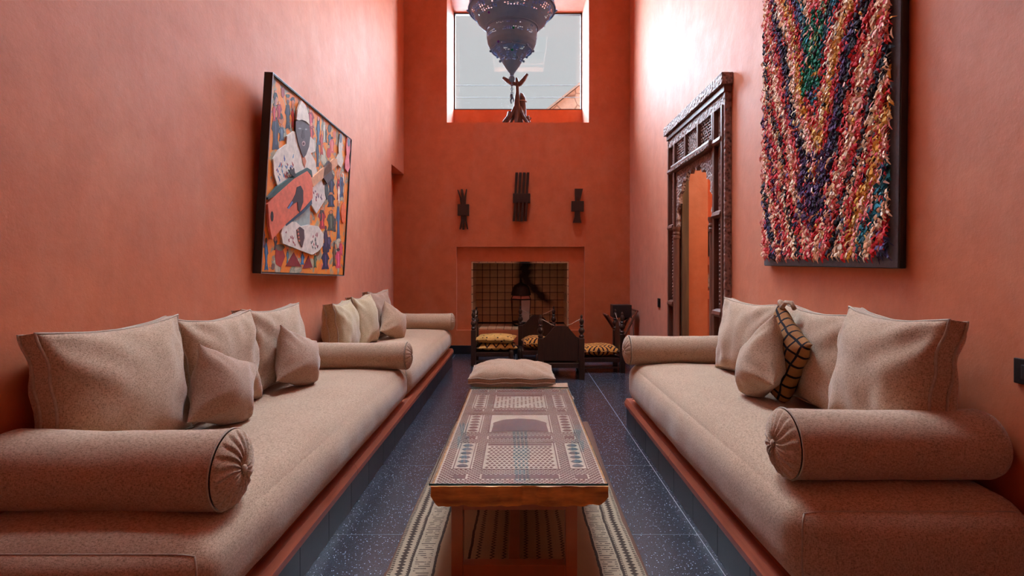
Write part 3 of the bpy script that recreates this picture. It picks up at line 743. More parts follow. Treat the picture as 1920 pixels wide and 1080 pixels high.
# ------------------------------------------------------------------ lantern in the firebox
ln = thing('floor_lantern', 'hexagonal iron and glass lantern standing in the fireplace', 'lantern', (.03, 7.98, FZ0+.023))
M['white_glass'] = simple('milky_glass', (.50,.42,.40), (.42,.36,.34), 10, .3, 0)
M['pink_glass'] = simple('rose_glass', (.55,.25,.20), (.45,.2,.16), 10, .3, 0)
hx = [(math.cos(PI/6+k*PI/3), math.sin(PI/6+k*PI/3)) for k in range(6)]
def hexring(z, r, t): return MB().tube([(x*r, y*r, z) for x, y in hx], t, 6, True)
for z, r, t in ((.06,.145,.009),(.40,.165,.010),(.46,.14,.008)): obj('ring', hexring(z, r, t), M['iron'], ln, 30)
for k, (x, y) in enumerate(hx):
    obj('corner_bar', MB().tube([(x*.06,y*.06,.003),(x*.12,y*.12,.015),(x*.145,y*.145,.06),(x*.165,y*.165,.40),(x*.14,y*.14,.46)], .006, 6), M['iron'], ln, 30)
    x2, y2 = hx[(k+1)%6]
    def q4(z0, r0, z1, r1): 
        a = MB().add([(x*r0,y*r0,z0),(x2*r0,y2*r0,z0),(x2*r1,y2*r1,z1),(x*r1,y*r1,z1)], [(0,1,2,3)])
        nrm = Vector(((x+x2)/2,(y+y2)/2,0)).normalized()*-.003
        a.v += [p+nrm for p in a.v]; a.f += [(7,6,5,4)]+[(i,(i+1)%4,4+(i+1)%4,4+i) for i in range(4)]; return a
    obj('pane', q4(.065,.143,.395,.162), M['white_glass'] if k == 4 else M['glass'], ln)
    obj('pane', q4(.405,.162,.455,.139), M['pink_glass'], ln)
obj('base_point', MB().lathe([(.004,.0),(.05,.004),(.05,.012),(.02,.02),(.135,.055)], 6), M['iron'], ln)
obj('dome', MB().lathe([(.15,.46),(.148,.48),(.135,.53),(.125,.57),(.105,.60),(.07,.625),(.03,.64),(.018,.66),(.026,.675),(.012,.69),(.010,.72),(.002,.735)], 12), M['iron'], ln, 40)
obj('hanging_ring', MB().tube([(.022*math.cos(2*PI*k/14), 0, .752+.022*math.sin(2*PI*k/14)) for k in range(14)], .004, 6, True), M['iron'], ln, 'all')

# ------------------------------------------------------------------ carved objects on the back wall
YA = YB
def wall_art(label, x, z, parts_):
    r_ = thing('wall_carving', label, 'wall carving', (x, YA, z), (0,0,0), 'dark wooden carvings above the fireplace')
    for nm, mb in parts_: obj(nm, mb, M['dark_wood'], r_)
    return r_
k = YB/1000
def blk(x0, x1, z0, z1, y0=-.055, y1=-.002): return MB().bbox(x0, x1, y0, y1, z0, z1, .004)
def prong(pts, y0=-.045, y1=-.015): return MB().prism(pts, 'y', y0, y1)
# left: three-pronged
wall_art('left carving with three splayed prongs above and below a square block', -.789, 1.86, [
    ('block', blk(-.08,.083,.11,.27)),
    ('prong', prong([(-.085,.475),(-.07,.475),(-.02,.33),(-.01,.27),(-.04,.27),(-.05,.36)])),
    ('prong', prong([(-.035,.485),(-.008,.485),(.012,.38),(.01,.27),(-.025,.27),(-.025,.38)], -.04,-.01)),
    ('prong', prong([(.04,.485),(.053,.485),(.04,.36),(.035,.27),(.005,.27),(.01,.35)])),
    ('prong', prong([(-.055,-.085),(-.04,-.085),(-.015,.02),(-.005,.11),(-.035,.11),(-.035,.03)])),
    ('prong', prong([(-.015,-.09),(.015,-.09),(.018,.03),(.02,.11),(-.015,.11),(-.01,.03)], -.04,-.01)),
    ('prong', prong([(.055,-.085),(.07,-.085),(.048,.03),(.044,.11),(.012,.11),(.025,.03)]))])
bars_ = []
for i in range(4):
    xa = -.088 + i*.054
    bars_.append(('slat', MB().prism([(xa+.018,.50),(xa+.055,.50),(xa+.035,.20),(xa+.004,.20)], 'y', -.05, -.012)))
    bars_.append(('slat', MB().prism([(xa+.003,.07),(xa+.033,.07),(xa+.018,-.19),(xa-.022,-.19)], 'y', -.075, -.022)))
wall_art('central comb-like carving with four long slats, largest of the three', .020, 2.27-.19, [('block', MB().bbox(-.105,.140,-.07,-.002,.07,.20,.004))] + bars_)
wall_art('right carving with flared top and foot on a square block', .832, 1.92, [
    ('block', blk(-.088,.088,.11,.255)),
    ('flared_top', MB().prism([(-.04,.43),(.075,.43),(.035,.255),(.018,.255),(.005,.31),(-.012,.255),(-.035,.255)], 'y', -.05, -.012)),
    ('flared_foot', MB().prism([(-.038,.11),(.035,.11),(.036,.03),(.052,-.05),(-.068,-.05),(-.045,.03)], 'y', -.055, -.012))])

# ------------------------------------------------------------------ hanging pierced lantern
lh = thing('hanging_lantern', 'large pierced metal Moroccan lantern hanging before the high window', 'lantern', (-.066, 5.0, 3.0))
M['lantern'] = simple('pierced_haze_blue_metal', (.13,.30,.58), (.17,.35,.62), 12, .5, .1, metal=.2)  # dark metal; bright haze is put into this slate-blue base colour
prof_px = [(3,-142),(5,-137),(9,-131),(14,-124),(20,-114),(24,-107),(29,-100),(36,-96),(41,-91),(45,-83),(47,-72),(47.5,-60),(47,-56),(50,-54),(58,-47),(66,-39),(72,-31),(77,-23),(80,-20),(80,-15),(79,0),(78,18),(76,34),(70,50),(60,64),(46,76),(30,86),(24,92),(22,110),(30,126),(34,140),(30,156),(18,168),(9,176),(6,200)]
pf = [(r*.005, (506-(-0) + zz)*.005 - 0) for r, zz in prof_px]
pf = [(r, CAMH + z - 3.0) for r, z in pf]
fine = []
for (r0,z0),(r1,z1) in zip(pf, pf[1:]):
    d = math.hypot(r1-r0, z1-z0); m_ = max(1, int(d/.0065))
    for i in range(m_): fine.append((r0+(r1-r0)*i/m_, z0+(z1-z0)*i/m_))
fine.append(pf[-1])
def zpx(z): return (z + 3.0 - CAMH)/.005 - 506      # height in the pixel units of the profile
bands = [(-118,-106,.5),(-104,-93,.45),(-75,-70,.6),(-64,-60,.5),(-41,-37,.65),(-34,-24,.5),(-16,-4,.55),(6,20,.5),(30,48,.5),(56,72,.5),(115,150,.4)]
shell = MB(); NA = 150; vs_ = []; fs = []; rnd = random.Random(3)
for r_, z_ in fine:
    for a in range(NA): an = 2*PI*a/NA; vs_.append((r_*math.cos(an), r_*math.sin(an), z_))
for i in range(len(fine)-1):
    zp = zpx((fine[i][1]+fine[i+1][1])/2); dens = 0
    for b0, b1, dd in bands:
        if b0 <= zp <= b1: dens = dd
    if fine[i][0] < .05: dens = 0
    for a in range(NA):
        gate = noise.noise(Vector((a*.14, zp*.06, 7))) > -.12
        if dens and gate:
            back = a < NA//2                      # the side turned to the window is pierced more openly
            if (rnd.random() < .8) if back else (a % 2 == 0 and i % 3 != 0 and rnd.random() < .85): continue
        fs.append((i*NA+a, i*NA+(a+1)%NA, (i+1)*NA+(a+1)%NA, (i+1)*NA+a))
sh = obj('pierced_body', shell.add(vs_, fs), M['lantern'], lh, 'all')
for zz, r_ in ((-54.5,49),(-20,81),(-96,37.5),(50,71),(92,25)):
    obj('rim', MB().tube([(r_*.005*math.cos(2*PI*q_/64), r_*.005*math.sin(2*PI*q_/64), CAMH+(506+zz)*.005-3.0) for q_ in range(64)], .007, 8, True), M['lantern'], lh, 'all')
for zz, r_, n_ in ((-20,83,8),(-96,40,8),(-115,22,6)):
    for q_ in range(n_):
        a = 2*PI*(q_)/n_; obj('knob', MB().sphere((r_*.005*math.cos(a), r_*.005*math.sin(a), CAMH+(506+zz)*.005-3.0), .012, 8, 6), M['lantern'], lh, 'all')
gm = [simple('green_glass_bead', (.0,.32,.14), (.0,.25,.1), 5, .1, 0), simple('violet_glass_bead', (.12,.05,.5), (.1,.04,.4), 5, .1, 0)]
for a, zz, r_, c in ((-1.35,-111,19,0),(-1.55,-104,26,0),(-1.0,-30,75,0),(-2.3,-45,61,1),(-1.5,-73,47,0),(-1.1,-14,80.5,0),(-2.2,-92,41,1),(-1.9,-2,80,0),(.6,-30,75,0),(2.4,-14,80,1),(1.6,-73,47,0)):
    obj('glass_bead', MB().sphere((r_*.005*math.cos(a), r_*.005*math.sin(a), CAMH+(506+zz)*.005-3.0), .011, 8, 6), gm[c], lh, 'all')
z0 = CAMH + (506-142)*.005 - 3.0
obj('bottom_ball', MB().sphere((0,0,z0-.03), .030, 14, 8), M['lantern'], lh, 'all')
pd = MB()
for i in range(6): pd.tube([(.009*math.cos(2*PI*q_/10)*(i%2), .009*math.cos(2*PI*q_/10)*(1-i%2), z0-.068-.019*i+.013*math.sin(2*PI*q_/10)) for q_ in range(10)], .003, 5, True)
pd.sphere((-.004,0,z0-.19), .016, 8, 6, (.9,.9,1.6)); pd.tube([(0,0,z0-.2),(-.012,0,z0-.235),(-.004,0,z0-.262)], [.009,.007,.004], 6); pd.tube([(.004,0,z0-.2),(.018,0,z0-.232),(.012,0,z0-.25)], [.008,.006,.003], 6)
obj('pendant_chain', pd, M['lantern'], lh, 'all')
ch = MB(); zt = CAMH + (506+200)*.005 - 3.0
zz = zt; i = 0
while zz < ZC-3.0-.03:
    ch.tube([(.016*math.cos(2*PI*q_/10)*(i%2), .016*math.cos(2*PI*q_/10)*(1-i%2), zz+.02+.026*math.sin(2*PI*q_/10)) for q_ in range(10)], .004, 5, True); zz += .04; i += 1
obj('hanging_chain', ch, M['iron'], lh, 'all')
obj('ceiling_hook', MB().lathe([(.05,ZC-3.0-.03),(.05,ZC-3.0-.02),(.03,ZC-3.0)], 14), M['iron'], lh)

# ------------------------------------------------------------------ horned root sculpture on the window sill
st_ = thing('horned_sculpture', 'gnarled root sculpture with two horns standing on the window sill', 'sculpture', (-.02, 7.78, WZ0))
s_ = .00778
def sp(x, y, d=0): return ((x-970.5)*s_, d, (230-y)*s_)
bd = MB()
bd.tube([sp(972,228,0), sp(970,205), sp(969,185), sp(970,165), sp(970,150), sp(968,140)], [.045,.06,.042,.032,.036,.018], 10)
for (x, d) in ((947,-.05),(955,.06),(968,-.11),(990,-.06),(997,.05),(981,.10)): bd.tube([sp(970+(x-970)*.15,196,d*.2), sp(970+(x-970)*.5,212,d*.5), sp(x,227.5,d)], [.034,.030,.020], 8)
bd.tube([sp(957,206),sp(953,215,-.04),sp(944,226,-.08)], [.04,.028,.016], 8); bd.tube([sp(988,212),sp(992,220,.02),sp(995,214,.02)], [.03,.022,.014], 8)
for q_ in range(len(bd.v)):
    p = bd.v[q_]; bd.v[q_] = p + Vector((noise.noise(p*17), noise.noise(p*17+Vector((5,0,0))), 0))*.012; 
    if bd.v[q_].z < .004: bd.v[q_].z = .002
M['root'] = simple('weathered_root', (.12,.055,.045), (.06,.026,.022), 9, .6, .5, stretch=(3,3,.7))
obj('root_body', bd, M['root'], st_, 60)
obj('horn', MB().tube([sp(968,152), sp(960,150), sp(951,145), sp(943,139.5)], [.026,.034,.032,.022], 10), M['root'], st_, 'all')
obj('horn', MB().tube([sp(970,155), sp(976,150), sp(982,143), sp(989,133)], [.028,.034,.032,.022], 10), M['root'], st_, 'all')
sh2 = MB().tube([sp(979,208,.06), sp(979,190,.06), sp(979,176,.06), sp(977,168,.06), sp(975,165,.06)], [.065,.062,.055,.032,.006], 12)
obj('hooded_back', sh2, M['root'], st_, 60)
obj('strap', MB().tube([(sp(979,182)[0]+.066*math.cos(2*PI*q_/20), .06+.066*math.sin(2*PI*q_/20), sp(979,182)[2]) for q_ in range(20)], .006, 6, True), M['piping'], st_, 'all')

# ------------------------------------------------------------------ painting (leans out from the left wall)
O = Vector((XL+.006, 3.27, 1.18)); U = (Vector((XL+.006, 4.83, 1.145)) - O); PW = U.length; U.normalize()
V0 = Vector((XL+.066, 3.30, 2.425)) - O; V = (V0 - U*V0.dot(U)); PH = V.length; V.normalize(); Nn = U.cross(V)
if Nn.x < 0: Nn = -Nn
pa = thing('painting', 'framed painting of a white-robed musician holding a red guitar on the left wall', 'painting', O)
pa.rotation_euler = Matrix((U, Nn*-1, V)).transposed().to_euler()      # local x = along the wall, -y = into the room, z = up
TH = .052
obj('frame', MB().box(0,.012,-TH,0,0,PH).box(PW-.012,PW,-TH,0,0,PH).box(.012,PW-.012,-TH,0,0,.012).box(.012,PW-.012,-TH,0,PH-.012,PH), M['black'], pa)
obj('frame_trim', MB().box(0,.004,-TH-.002,-TH,0,PH).box(PW-.004,PW,-TH-.002,-TH,0,PH).box(0,PW,-TH-.002,-TH,0,.004).box(0,PW,-TH-.002,-TH,PH-.004,PH), simple('thin_silver_edge', (.45,.42,.42), None, 20, .4, 0, metal=.6), pa)
def canvasmat():
    t = NT('painted_canvas'); v = t.voro(9, 'F1', out='Color', stretch=(1,1,.6)); nz = t.noise(6, 5, .6, dist=.6)
    c = t.ramp(nz, [(.30, L((110,120,110))), (.40, L((170,150,120))), (.45, L((232,140,40))), (.56, L((226,120,40))), (.60, L((120,130,115))), (.66, L((196,182,158)))])
    t.col(c); t.rough(.6); t.bump(t.noise(90), .2, .004); return t.m
cv = obj('canvas', MB().box(.012,PW-.012,-TH+.010,-.004,.012,PH-.012), canvasmat(), pa)
def uv(cx, cy):          # a point seen in the picture, carried onto the canvas plane
    x, y = 470 + cx/2.634, 120 + cy/2.634
    d = Vector(((x-VX)/FPX, 1, -(y-VY)/FPX)); o = Vector((0,0,CAMH)); p0 = O + Nn*(TH-.01)
    tt = (p0-o).dot(Nn)/d.dot(Nn); p = o + d*tt - O
    return (min(PW-.014, max(.014, p.dot(U))), min(PH-.014, max(.014, p.dot(V))))
pm_cache = {}
def paint(c):
    if c not in pm_cache:
        l_ = L(c); pm_cache[c] = simple('paint_%02x%02x%02x' % c, l_, tuple(x*.72 for x in l_), 26, .6, .15)
    return pm_cache[c]
def shape(name, pts, c, t0=.0, th=.004):
    return obj(name, MB().prism([uv(*p) for p in pts], 'y', -TH+.010-t0-th, -TH+.0105-t0), paint(c), cv)
def blob(cx, cy, rx, ry, n=12, rot=0):
    return [(cx+rx*math.cos(2*PI*q_/n)*math.cos(rot)-ry*math.sin(2*PI*q_/n)*math.sin(rot), cy+rx*math.cos(2*PI*q_/n)*math.sin(rot)+ry*math.sin(2*PI*q_/n)*math.cos(rot)) for q_ in range(n)]
# background people and things
bgf = [(122,170,12,40,(40,50,60)),(125,185,8,22,(225,150,120)),(140,230,14,45,(165,50,55)),(115,240,10,45,(175,45,50)),(122,330,22,95,(42,50,72)),(150,270,14,28,(200,110,60)),(148,260,12,16,(60,65,50)),(152,340,16,40,(70,90,110)),
 (183,250,15,72,(48,56,70)),(184,175,10,24,(210,120,70)),(183,158,10,10,(60,70,50)),(208,200,8,22,(215,130,100)),(208,175,9,14,(50,45,50)),(207,260,7,55,(170,50,50)),(158,140,10,30,(165,60,60)),
 (295,270,20,45,(165,60,70)),(297,268,14,38,(110,140,140)),(300,290,9,35,(215,130,100)),(298,350,16,60,(160,60,60)),(333,330,10,70,(60,90,115)),(330,440,8,70,(52,66,85)),(334,280,7,18,(70,60,60)),(350,390,8,60,(190,80,70)),
 (362,330,8,60,(185,170,150)),(372,350,8,40,(70,65,55)),(390,370,10,32,(70,95,110)),(388,320,9,24,(80,80,75)),(400,400,14,40,(220,100,95)),(385,440,12,24,(200,70,70)),(412,350,8,20,(215,120,90)),
 (398,600,18,45,(46,48,70)),(396,670,22,36,(46,48,72)),(398,560,12,24,(60,60,66)),(352,760,20,55,(175,45,55)),(350,740,11,36,(60,55,50)),(395,775,22,50,(72,74,62)),(398,735,9,16,(60,58,52)),(415,790,8,40,(80,60,62)),
 (433,610,8,60,(175,40,50)),(434,640,7,50,(225,205,185)),(448,600,12,60,(70,95,130)),(432,770,10,95,(50,80,120)),(432,545,8,24,(215,140,110)),(452,600,6,55,(60,55,80)),(455,560,6,26,(225,215,195)),
 (370,860,12,60,(62,44,66)),(372,910,20,30,(52,40,76)),(368,965,22,48,(50,42,78)),(385,880,14,36,(70,58,92)),(412,940,10,60,(88,62,40)),(432,960,16,50,(215,70,100)),(445,910,10,36,(205,60,85)),(355,1000,9,16,(235,120,95)),(382,1000,9,14,(235,120,95)),
 (76,940,11,80,(50,88,125)),(62,850,8,60,(90,80,110)),(122,880,9,40,(60,55,62)),(122,865,5,12,(215,110,80)),(140,950,26,56,(170,50,45)),(142,905,24,18,(110,100,85)),(182,950,7,36,(70,110,130)),(182,915,5,12,(225,120,90)),(110,1000,9,16,(120,95,90)),(318,970,9,36,(72,92,70)),(255,960,11,32,(50,110,150)),(300,985,10,30,(190,180,150)),(330,925,12,24,(150,100,50))]
rp = random.Random(21)
for q_, (cx, cy, rx, ry, c) in enumerate(bgf):
    th_ = .0012 + .0002*(q_%4)
    if ry >= 32 and rx <= 24:                   # a robed person: shoulders, sleeves, hem and a head
        out = [(-.5,-.62),(-.2,-.74),(.2,-.74),(.5,-.62),(.95,-.05),(.62,.08),(.55,.5),(.85,1),(.1,.94),(-.8,1),(-.5,.45),(-.6,.05),(-.95,-.12)]
        shape('painted_figure', [(cx+a*rx+rp.uniform(-1.2,1.2), cy+b*ry+rp.uniform(-2,2)) for a, b in out], c, 0, th_)
        shape('painted_head', blob(cx, cy-.86*ry, rx*.42, ry*.17, 9), rp.choice([(58,48,50),(204,124,84),(222,146,112),(92,62,56)]), 0, th_+.0004)
        sh_ = tuple(int(min(255, v*1.45+18)) for v in c)
        shape('painted_fold', [(cx-.12*rx, cy-.5*ry), (cx+.15*rx, cy-.45*ry), (cx+.22*rx, cy+.7*ry), (cx-.02*rx, cy+.75*ry)], sh_, 0, th_+.0003)
    else:
        shape('painted_shape', [(cx+(x-cx)*rp.uniform(.75,1.2), cy+(y-cy)*rp.uniform(.8,1.15)) for x, y in blob(cx, cy, rx, ry, 10)], c, 0, th_)
for a in ([(172,998),(212,930),(248,1000)], [(255,1010),(285,945),(305,1005)]): shape('painted_tent', a, (140,40,45), 0, .0025)
# raised cut-outs
shape('trousers', [(200,790),(225,740),(290,695),(290,800),(240,805)], (160,170,165), .001, .004)
shape('robe', [(103,470),(130,425),(170,396),(172,355),(205,332),(240,345),(262,445),(285,355),(308,378),(312,430),(290,440),(312,480),(322,545),(290,570),(230,600),(205,620),(165,712),(132,620),(108,545)], (228,214,200), .002, .009)
shape('face', [(212,285),(225,265),(250,262),(276,285),(285,350),(277,410),(262,450),(250,462),(238,432),(222,380),(212,330)], (92,78,84), .009, .007)
shape('neck_skin', [(243,455),(258,455),(266,480),(258,512),(250,490)], (200,120,85), .010, .003)
shape('cap', [(213,272),(218,225),(238,180),(258,203),(273,250),(278,300),(262,283),(240,274),(225,278)], (232,216,200), .010, .010)
for cx, cy, rx, ry in ((231,318,8,4),(262,322,7,4)): shape('eye', blob(cx,cy,rx,ry,8), (150,140,145), .0155, .001)
shape('nose', [(244,325),(252,325),(257,362),(247,370),(239,362)], (66,54,60), .0155, .0015)
shape('mouth', blob(250,392,9,13,10), (190,150,150), .0155, .0012); shape('mouth_opening', blob(250,393,5,7,8), (90,40,48), .0165, .001)
shape('guitar_side', [(64,668),(62,655),(118,604),(205,545),(268,512),(288,525),(293,560),(280,540),(265,530),(200,566),(105,650)], (58,84,82), .006, .014)
shape('guitar_body', [(66,690),(100,655),(200,566),(265,528),(284,552),(292,600),(292,662),(245,715),(160,788),(90,866),(76,800)], (232,116,88), .006, .016)
shape('guitar_back_edge', [(245,722),(292,668),(294,690),(250,735),(165,800),(160,790)], (60,90,115), .005, .010)
shape('guitar_bridge', blob(88,752,7,26,10), (45,30,34), .0225, .001)
shape('guitar_neck', [(284,566),(400,466),(414,468),(416,500),(296,606)], (222,158,118), .010, .012)
shape('hanging_sleeve', [(293,612),(340,560),(352,600),(372,560),(380,640),(318,738),(290,690)], (226,212,202), .003, .009)
shape('strumming_hand', [(163,710),(190,670),(205,640),(212,608),(230,600),(243,625),(243,680),(225,732),(216,720),(214,680),(195,690),(172,712)], (62,44,50), .020, .005)
shape('cuff', [(164,712),(186,676),(191,682),(172,714)], (96,130,180), .023, .003)
shape('raised_hand', [(180,545),(168,520),(178,524),(180,508),(188,525),(196,512),(200,535),(206,548),(198,558)], (58,44,48), .022, .004)
shape('fretting_hand', [(345,560),(350,505),(372,476),(388,492),(390,560),(366,592)], (98,78,80), .014, .008)
shape('fretting_sleeve', [(358,590),(372,592),(378,640),(366,672),(360,640)], (70,80,80), .012, .003)
shape('cushion_base', [(140,835),(150,795),(185,776),(215,780),(240,802),(275,794),(325,800),(352,840),(350,895),(325,925),(295,942),(235,918),(150,886)], (230,216,204), .004, .010)
shape('foot', [(216,818),(232,803),(252,818),(254,860),(243,905),(235,890),(222,858)], (84,58,62), .014, .004)
for yy in (820,838,855,872): shape('toe', blob(221+(yy-820)*.12, yy, 4, 6, 8), (205,120,95), .0175, .001)
shape('small_violin', [(428,400),(434,345),(446,350),(448,400),(444,440),(452,480),(440,512),(424,495),(418,470),(428,440)], (212,196,180), .004, .008)
shape('small_violin', [(466,410),(472,360),(486,372),(486,420),(480,460),(484,510),(474,535),(460,515),(460,490),(468,450)], (226,120,128), .004, .008)
shape('violin_neck', blob(438,365,7,26,8), (112,118,135), .0115, .001); shape('violin_neck', blob(478,385,7,24,8), (112,118,135), .0115, .001)
shape('small_guitar', blob(455,735,12,52,12), (236,110,66), .003, .004)
rb = random.Random(5)
def scribble(x0, x1, y0, y1, cols, n_, t0):
    for _ in range(n_):
        x, y = rb.uniform(x0, x1), rb.uniform(y0, y1); h_ = rb.uniform(10, 26); w_ = rb.uniform(1.0, 2.0); dx = rb.uniform(-6, 6)
        shape('written_mark', [(x,y),(x+w_,y),(x+w_+dx+2.5,y+h_*.6),(x+w_+dx,y+h_),(x+dx-1,y+h_*.7)], rb.choice(cols), t0, .0008)
scribble(118,210,440,600,[(70,100,170),(170,50,60),(70,140,180)],44,.0108); scribble(300,345,620,690,[(150,40,60),(90,60,90)],9,.0118)
scribble(150,205,820,880,[(165,60,70)],8,.0138); scribble(280,335,825,905,[(60,90,90),(160,50,70)],14,.0138)

# ------------------------------------------------------------------ rag textile on the right wall
HY0, HY1, HZ0, HZ1 = 2.17, 3.36, 1.205, 3.45
tx = thing('rag_hanging', 'framed shaggy rag textile with multicoloured V stripes on the right wall', 'wall hanging', (XR-.004, HY0, HZ0))
tx.rotation_euler = (R(1.0), 0, 0)
HW, HH = HY1-HY0, HZ1-HZ0; FT = .030
M['grey_cloth'] = simple('grey_backing_cloth', (.12,.118,.135), (.09,.088,.10), 60, .85, .2)
obj('stretcher_box', MB().bbox(-FT, 0, 0, HW, 0, HH, .004), M['black'], tx)
obj('backing_cloth', MB().box(-FT-.003, -FT, .004, HW-.004, .004, HH-.004), M['grey_cloth'], tx)
PAL = {k_: [L(c) for c in v] for k_, v in dict(
 pink=[(236,130,130),(244,164,154),(244,190,168),(226,74,90),(250,214,190)], red=[(206,36,48),(222,52,60),(190,30,44),(232,120,100)], cream=[(250,228,196),(246,212,172),(252,234,210),(238,176,136)],
 gold=[(226,160,60),(236,186,90),(210,140,50),(240,205,140)], black=[(34,28,36),(50,40,46),(40,38,56),(66,50,56)], navy=[(52,52,86),(70,66,110),(46,46,70),(96,80,130)],
 teal=[(30,110,120),(24,90,110),(40,130,150),(50,90,96)], green=[(10,116,84),(20,140,100),(10,90,66)], purple=[(70,44,84),(52,34,66),(96,60,110)], olive=[(140,140,60),(120,120,50),(160,150,80)], blue=[(44,120,170),(60,140,190),(36,90,140)])
 .items()}
seqL = ['pink','red','cream','black','red','cream','pink','red','purple','black','cream','pink','gold','red','navy','teal','cream','pink','red','cream','black','navy','cream','pink','red','pink','navy','black','pink','cream','red','purple']
seqR = ['gold','red','cream','black','red','pink','cream','red','black','purple','red','gold','cream','red','teal','black','olive','pink','red','pink','black','blue','teal','cream','red','pink','black','navy','red','cream','teal','pink']
rv = []; rf = []; rcol = []; rr_ = random.Random(11)
UC = .60
def ragcol(u, v):
    uu = (u - UC) + .05*noise.noise(Vector((u*3, v*2.4, 1)))
    m_ = 2.3 if uu < 0 else 2.9           # u grows away from the camera (left in view)
    s = v - .30 - m_*abs(uu) + .10*noise.noise(Vector((u*5, v*3, 4)))
    idx = int(math.floor((s+4)/.105)); seq = seqR if uu < 0 else seqL
    k_ = seq[(idx*1 + 3) % len(seq)]
    if abs(uu) < .10 and .95 < v < 1.35 and rr_.random() < .75: k_ = 'green'
    if abs(uu) < .16 and .26 < v < .62 and rr_.random() < .6: k_ = 'purple'
    if rr_.random() < .09: k_ = rr_.choice(['pink','cream','red','black','gold','navy'])
    return rr_.choice(PAL[k_])
NV, NU = 168, 96
for j in range(NV):
    for i in range(NU):
        u = .05 + (HW-.07)*(i+rr_.random())/NU; v = .075 + (HH-.11)*(j+rr_.random())/NV
        ln_ = rr_.uniform(.032,.068); wd = rr_.uniform(.0024,.0062); a = -PI/2 + rr_.gauss(0, .5); tw = rr_.uniform(-.9,.9)
        lift = rr_.uniform(.012,.034); c = ragcol(u, v)
        du, dv = math.cos(a), math.sin(a); pu, pv = -dv, du
        base = len(rv)
        for t_, hgt, ww in ((0, .001, .7), (.35, lift*.8, 1.1), (.7, lift, 1.0), (1., lift*.65, .35)):
            for sgn in (-1, 1):
                rv.append((-FT-.003-hgt-sgn*wd*ww*.6*math.sin(tw+t_), u+du*ln_*t_+pu*wd*ww*sgn, v+dv*ln_*t_+pv*wd*ww*sgn))
        for q_ in range(3): rf.append((base+2*q_, base+2*q_+1, base+2*q_+3, base+2*q_+2)); rcol.append(c)
me = bpy.data.meshes.new('rag_pile'); me.from_pydata(rv, [], rf)
ca = me.color_attributes.new('rag', 'FLOAT_COLOR', 'CORNER')
buf = []
for c in rcol: buf += [c[0], c[1], c[2], 1.]*4
ca.data.foreach_set('color', buf)
t = NT('dyed_rags'); at = t.n('ShaderNodeAttribute'); at.attribute_name = 'rag'; t.l(at.outputs['Color'], t.b.inputs['Base Color']); t.rough(.8); t.set(Specular_IOR_Level=.25)
me.materials.append(t.m); ro = bpy.data.objects.new('rag_pile', me); C.objects.link(ro); ro.parent = tx; ro['kind'] = 'stuff'

# ------------------------------------------------------------------ wall switches
def switch(label, y, z, wd, ht):
    s = thing('wall_switch', label, 'switch', (XR, y, z), (0,0,0), 'wall switches')
    obj('plate', MB().bbox(-.009, -.0005, -wd/2, wd/2, -ht/2, ht/2, .003), M['iron'], s)
    obj('rocker', MB().bbox(-.015, -.009, -wd*.26, wd*.26, -ht*.28, ht*.28, .002), M['black'], s)
switch('small bronze switch plate beside the carved doorway', 6.0, .83, .10, .10)
switch('bronze switch plate on the right wall near the camera', 1.63, .882, .13, .080)

# ------------------------------------------------------------------ carved doorway on the right wall
dr = bpy.data.objects.new('door_1', None); C.objects.link(dr); dr.location = (XR, 4.70, 0); dr['kind'] = 'structure'
dr['label'] = 'tall carved cedar doorway with lattice panels and scalloped arch'
def dp(name, mb, mat, smooth=False, kind=None): return wpart(name, mb, mat, dr, smooth, kind)
A0, A1 = 3.96, 5.49; XF = XR-.001
def db(name, y0, y1, z0, z1, pr, mat, b=.004): return dp(name, MB().bbox(XF-pr, XF, y0, y1, z0, z1, b), M[mat])
db('cornice', A0-.03, A1+.03, 2.575, 2.660, .085, 'carved'); db('cornice_step', A0-.01, A1+.01, 2.524, 2.574, .06, 'cedar')
db('frieze', A0+.03, A1-.03, 2.440, 2.523, .045, 'carved')
for y0, y1 in ((A0, A0+.03), (A1-.03, A1)): db('border_strip', y0, y1, 0, 2.523, .05, 'carved')
for y0, y1 in ((A0+.031, A0+.065), (A1-.065, A1-.031)): db('post', y0, y1, 0, 2.439, .06, 'cedar')
NP = ((A0+.066, A0+.210), (A1-.210, A1-.066))
for y0, y1 in NP:
    db('side_panel', y0, y1, 2.222, 2.439, .02, 'carved'); db('side_panel', y0, y1, 1.66, 2.165, .022, 'carved'); db('side_panel', y0, y1, .90, 1.60, .018, 'cedar'); db('side_panel', y0, y1, 0, .84, .018, 'cedar')
    for z in (2.165, 1.60, .84): dp('half_round', MB().prism([(XF, z), (XF-.06, z), (XF-.072, z+.018), (XF-.066, z+.042), (XF-.04, z+.059), (XF, z+.059)], 'y', y0-.012, y1+.012), M['cedar'])
    bd_ = MB(); z = .93
    while z < 1.58: bd_.sphere((XF-.03, (y0+y1)/2, z), .014, 8, 6); z += .032
    dp('bead_row', bd_, M['cedar'], 'all', 'stuff')
for y0, y1 in ((A0+.211, A0+.25), (A1-.25, A1-.211)): db('inner_post', y0, y1, 0, 2.439, .055, 'cedar')
I0, I1 = A0+.25, A1-.25
db('rail_moulding', I0-.02, I1+.02, 2.155, 2.224, .09, 'cedar', .02)
dn = MB(); y = I0
while y < I1-.01: dn.box(XF-.10, XF-.088, y, y+.014, 2.16, 2.178); y += .028
dp('dentil_row', dn, M['carved'], False, 'stuff')
pw = (I1-I0)/3
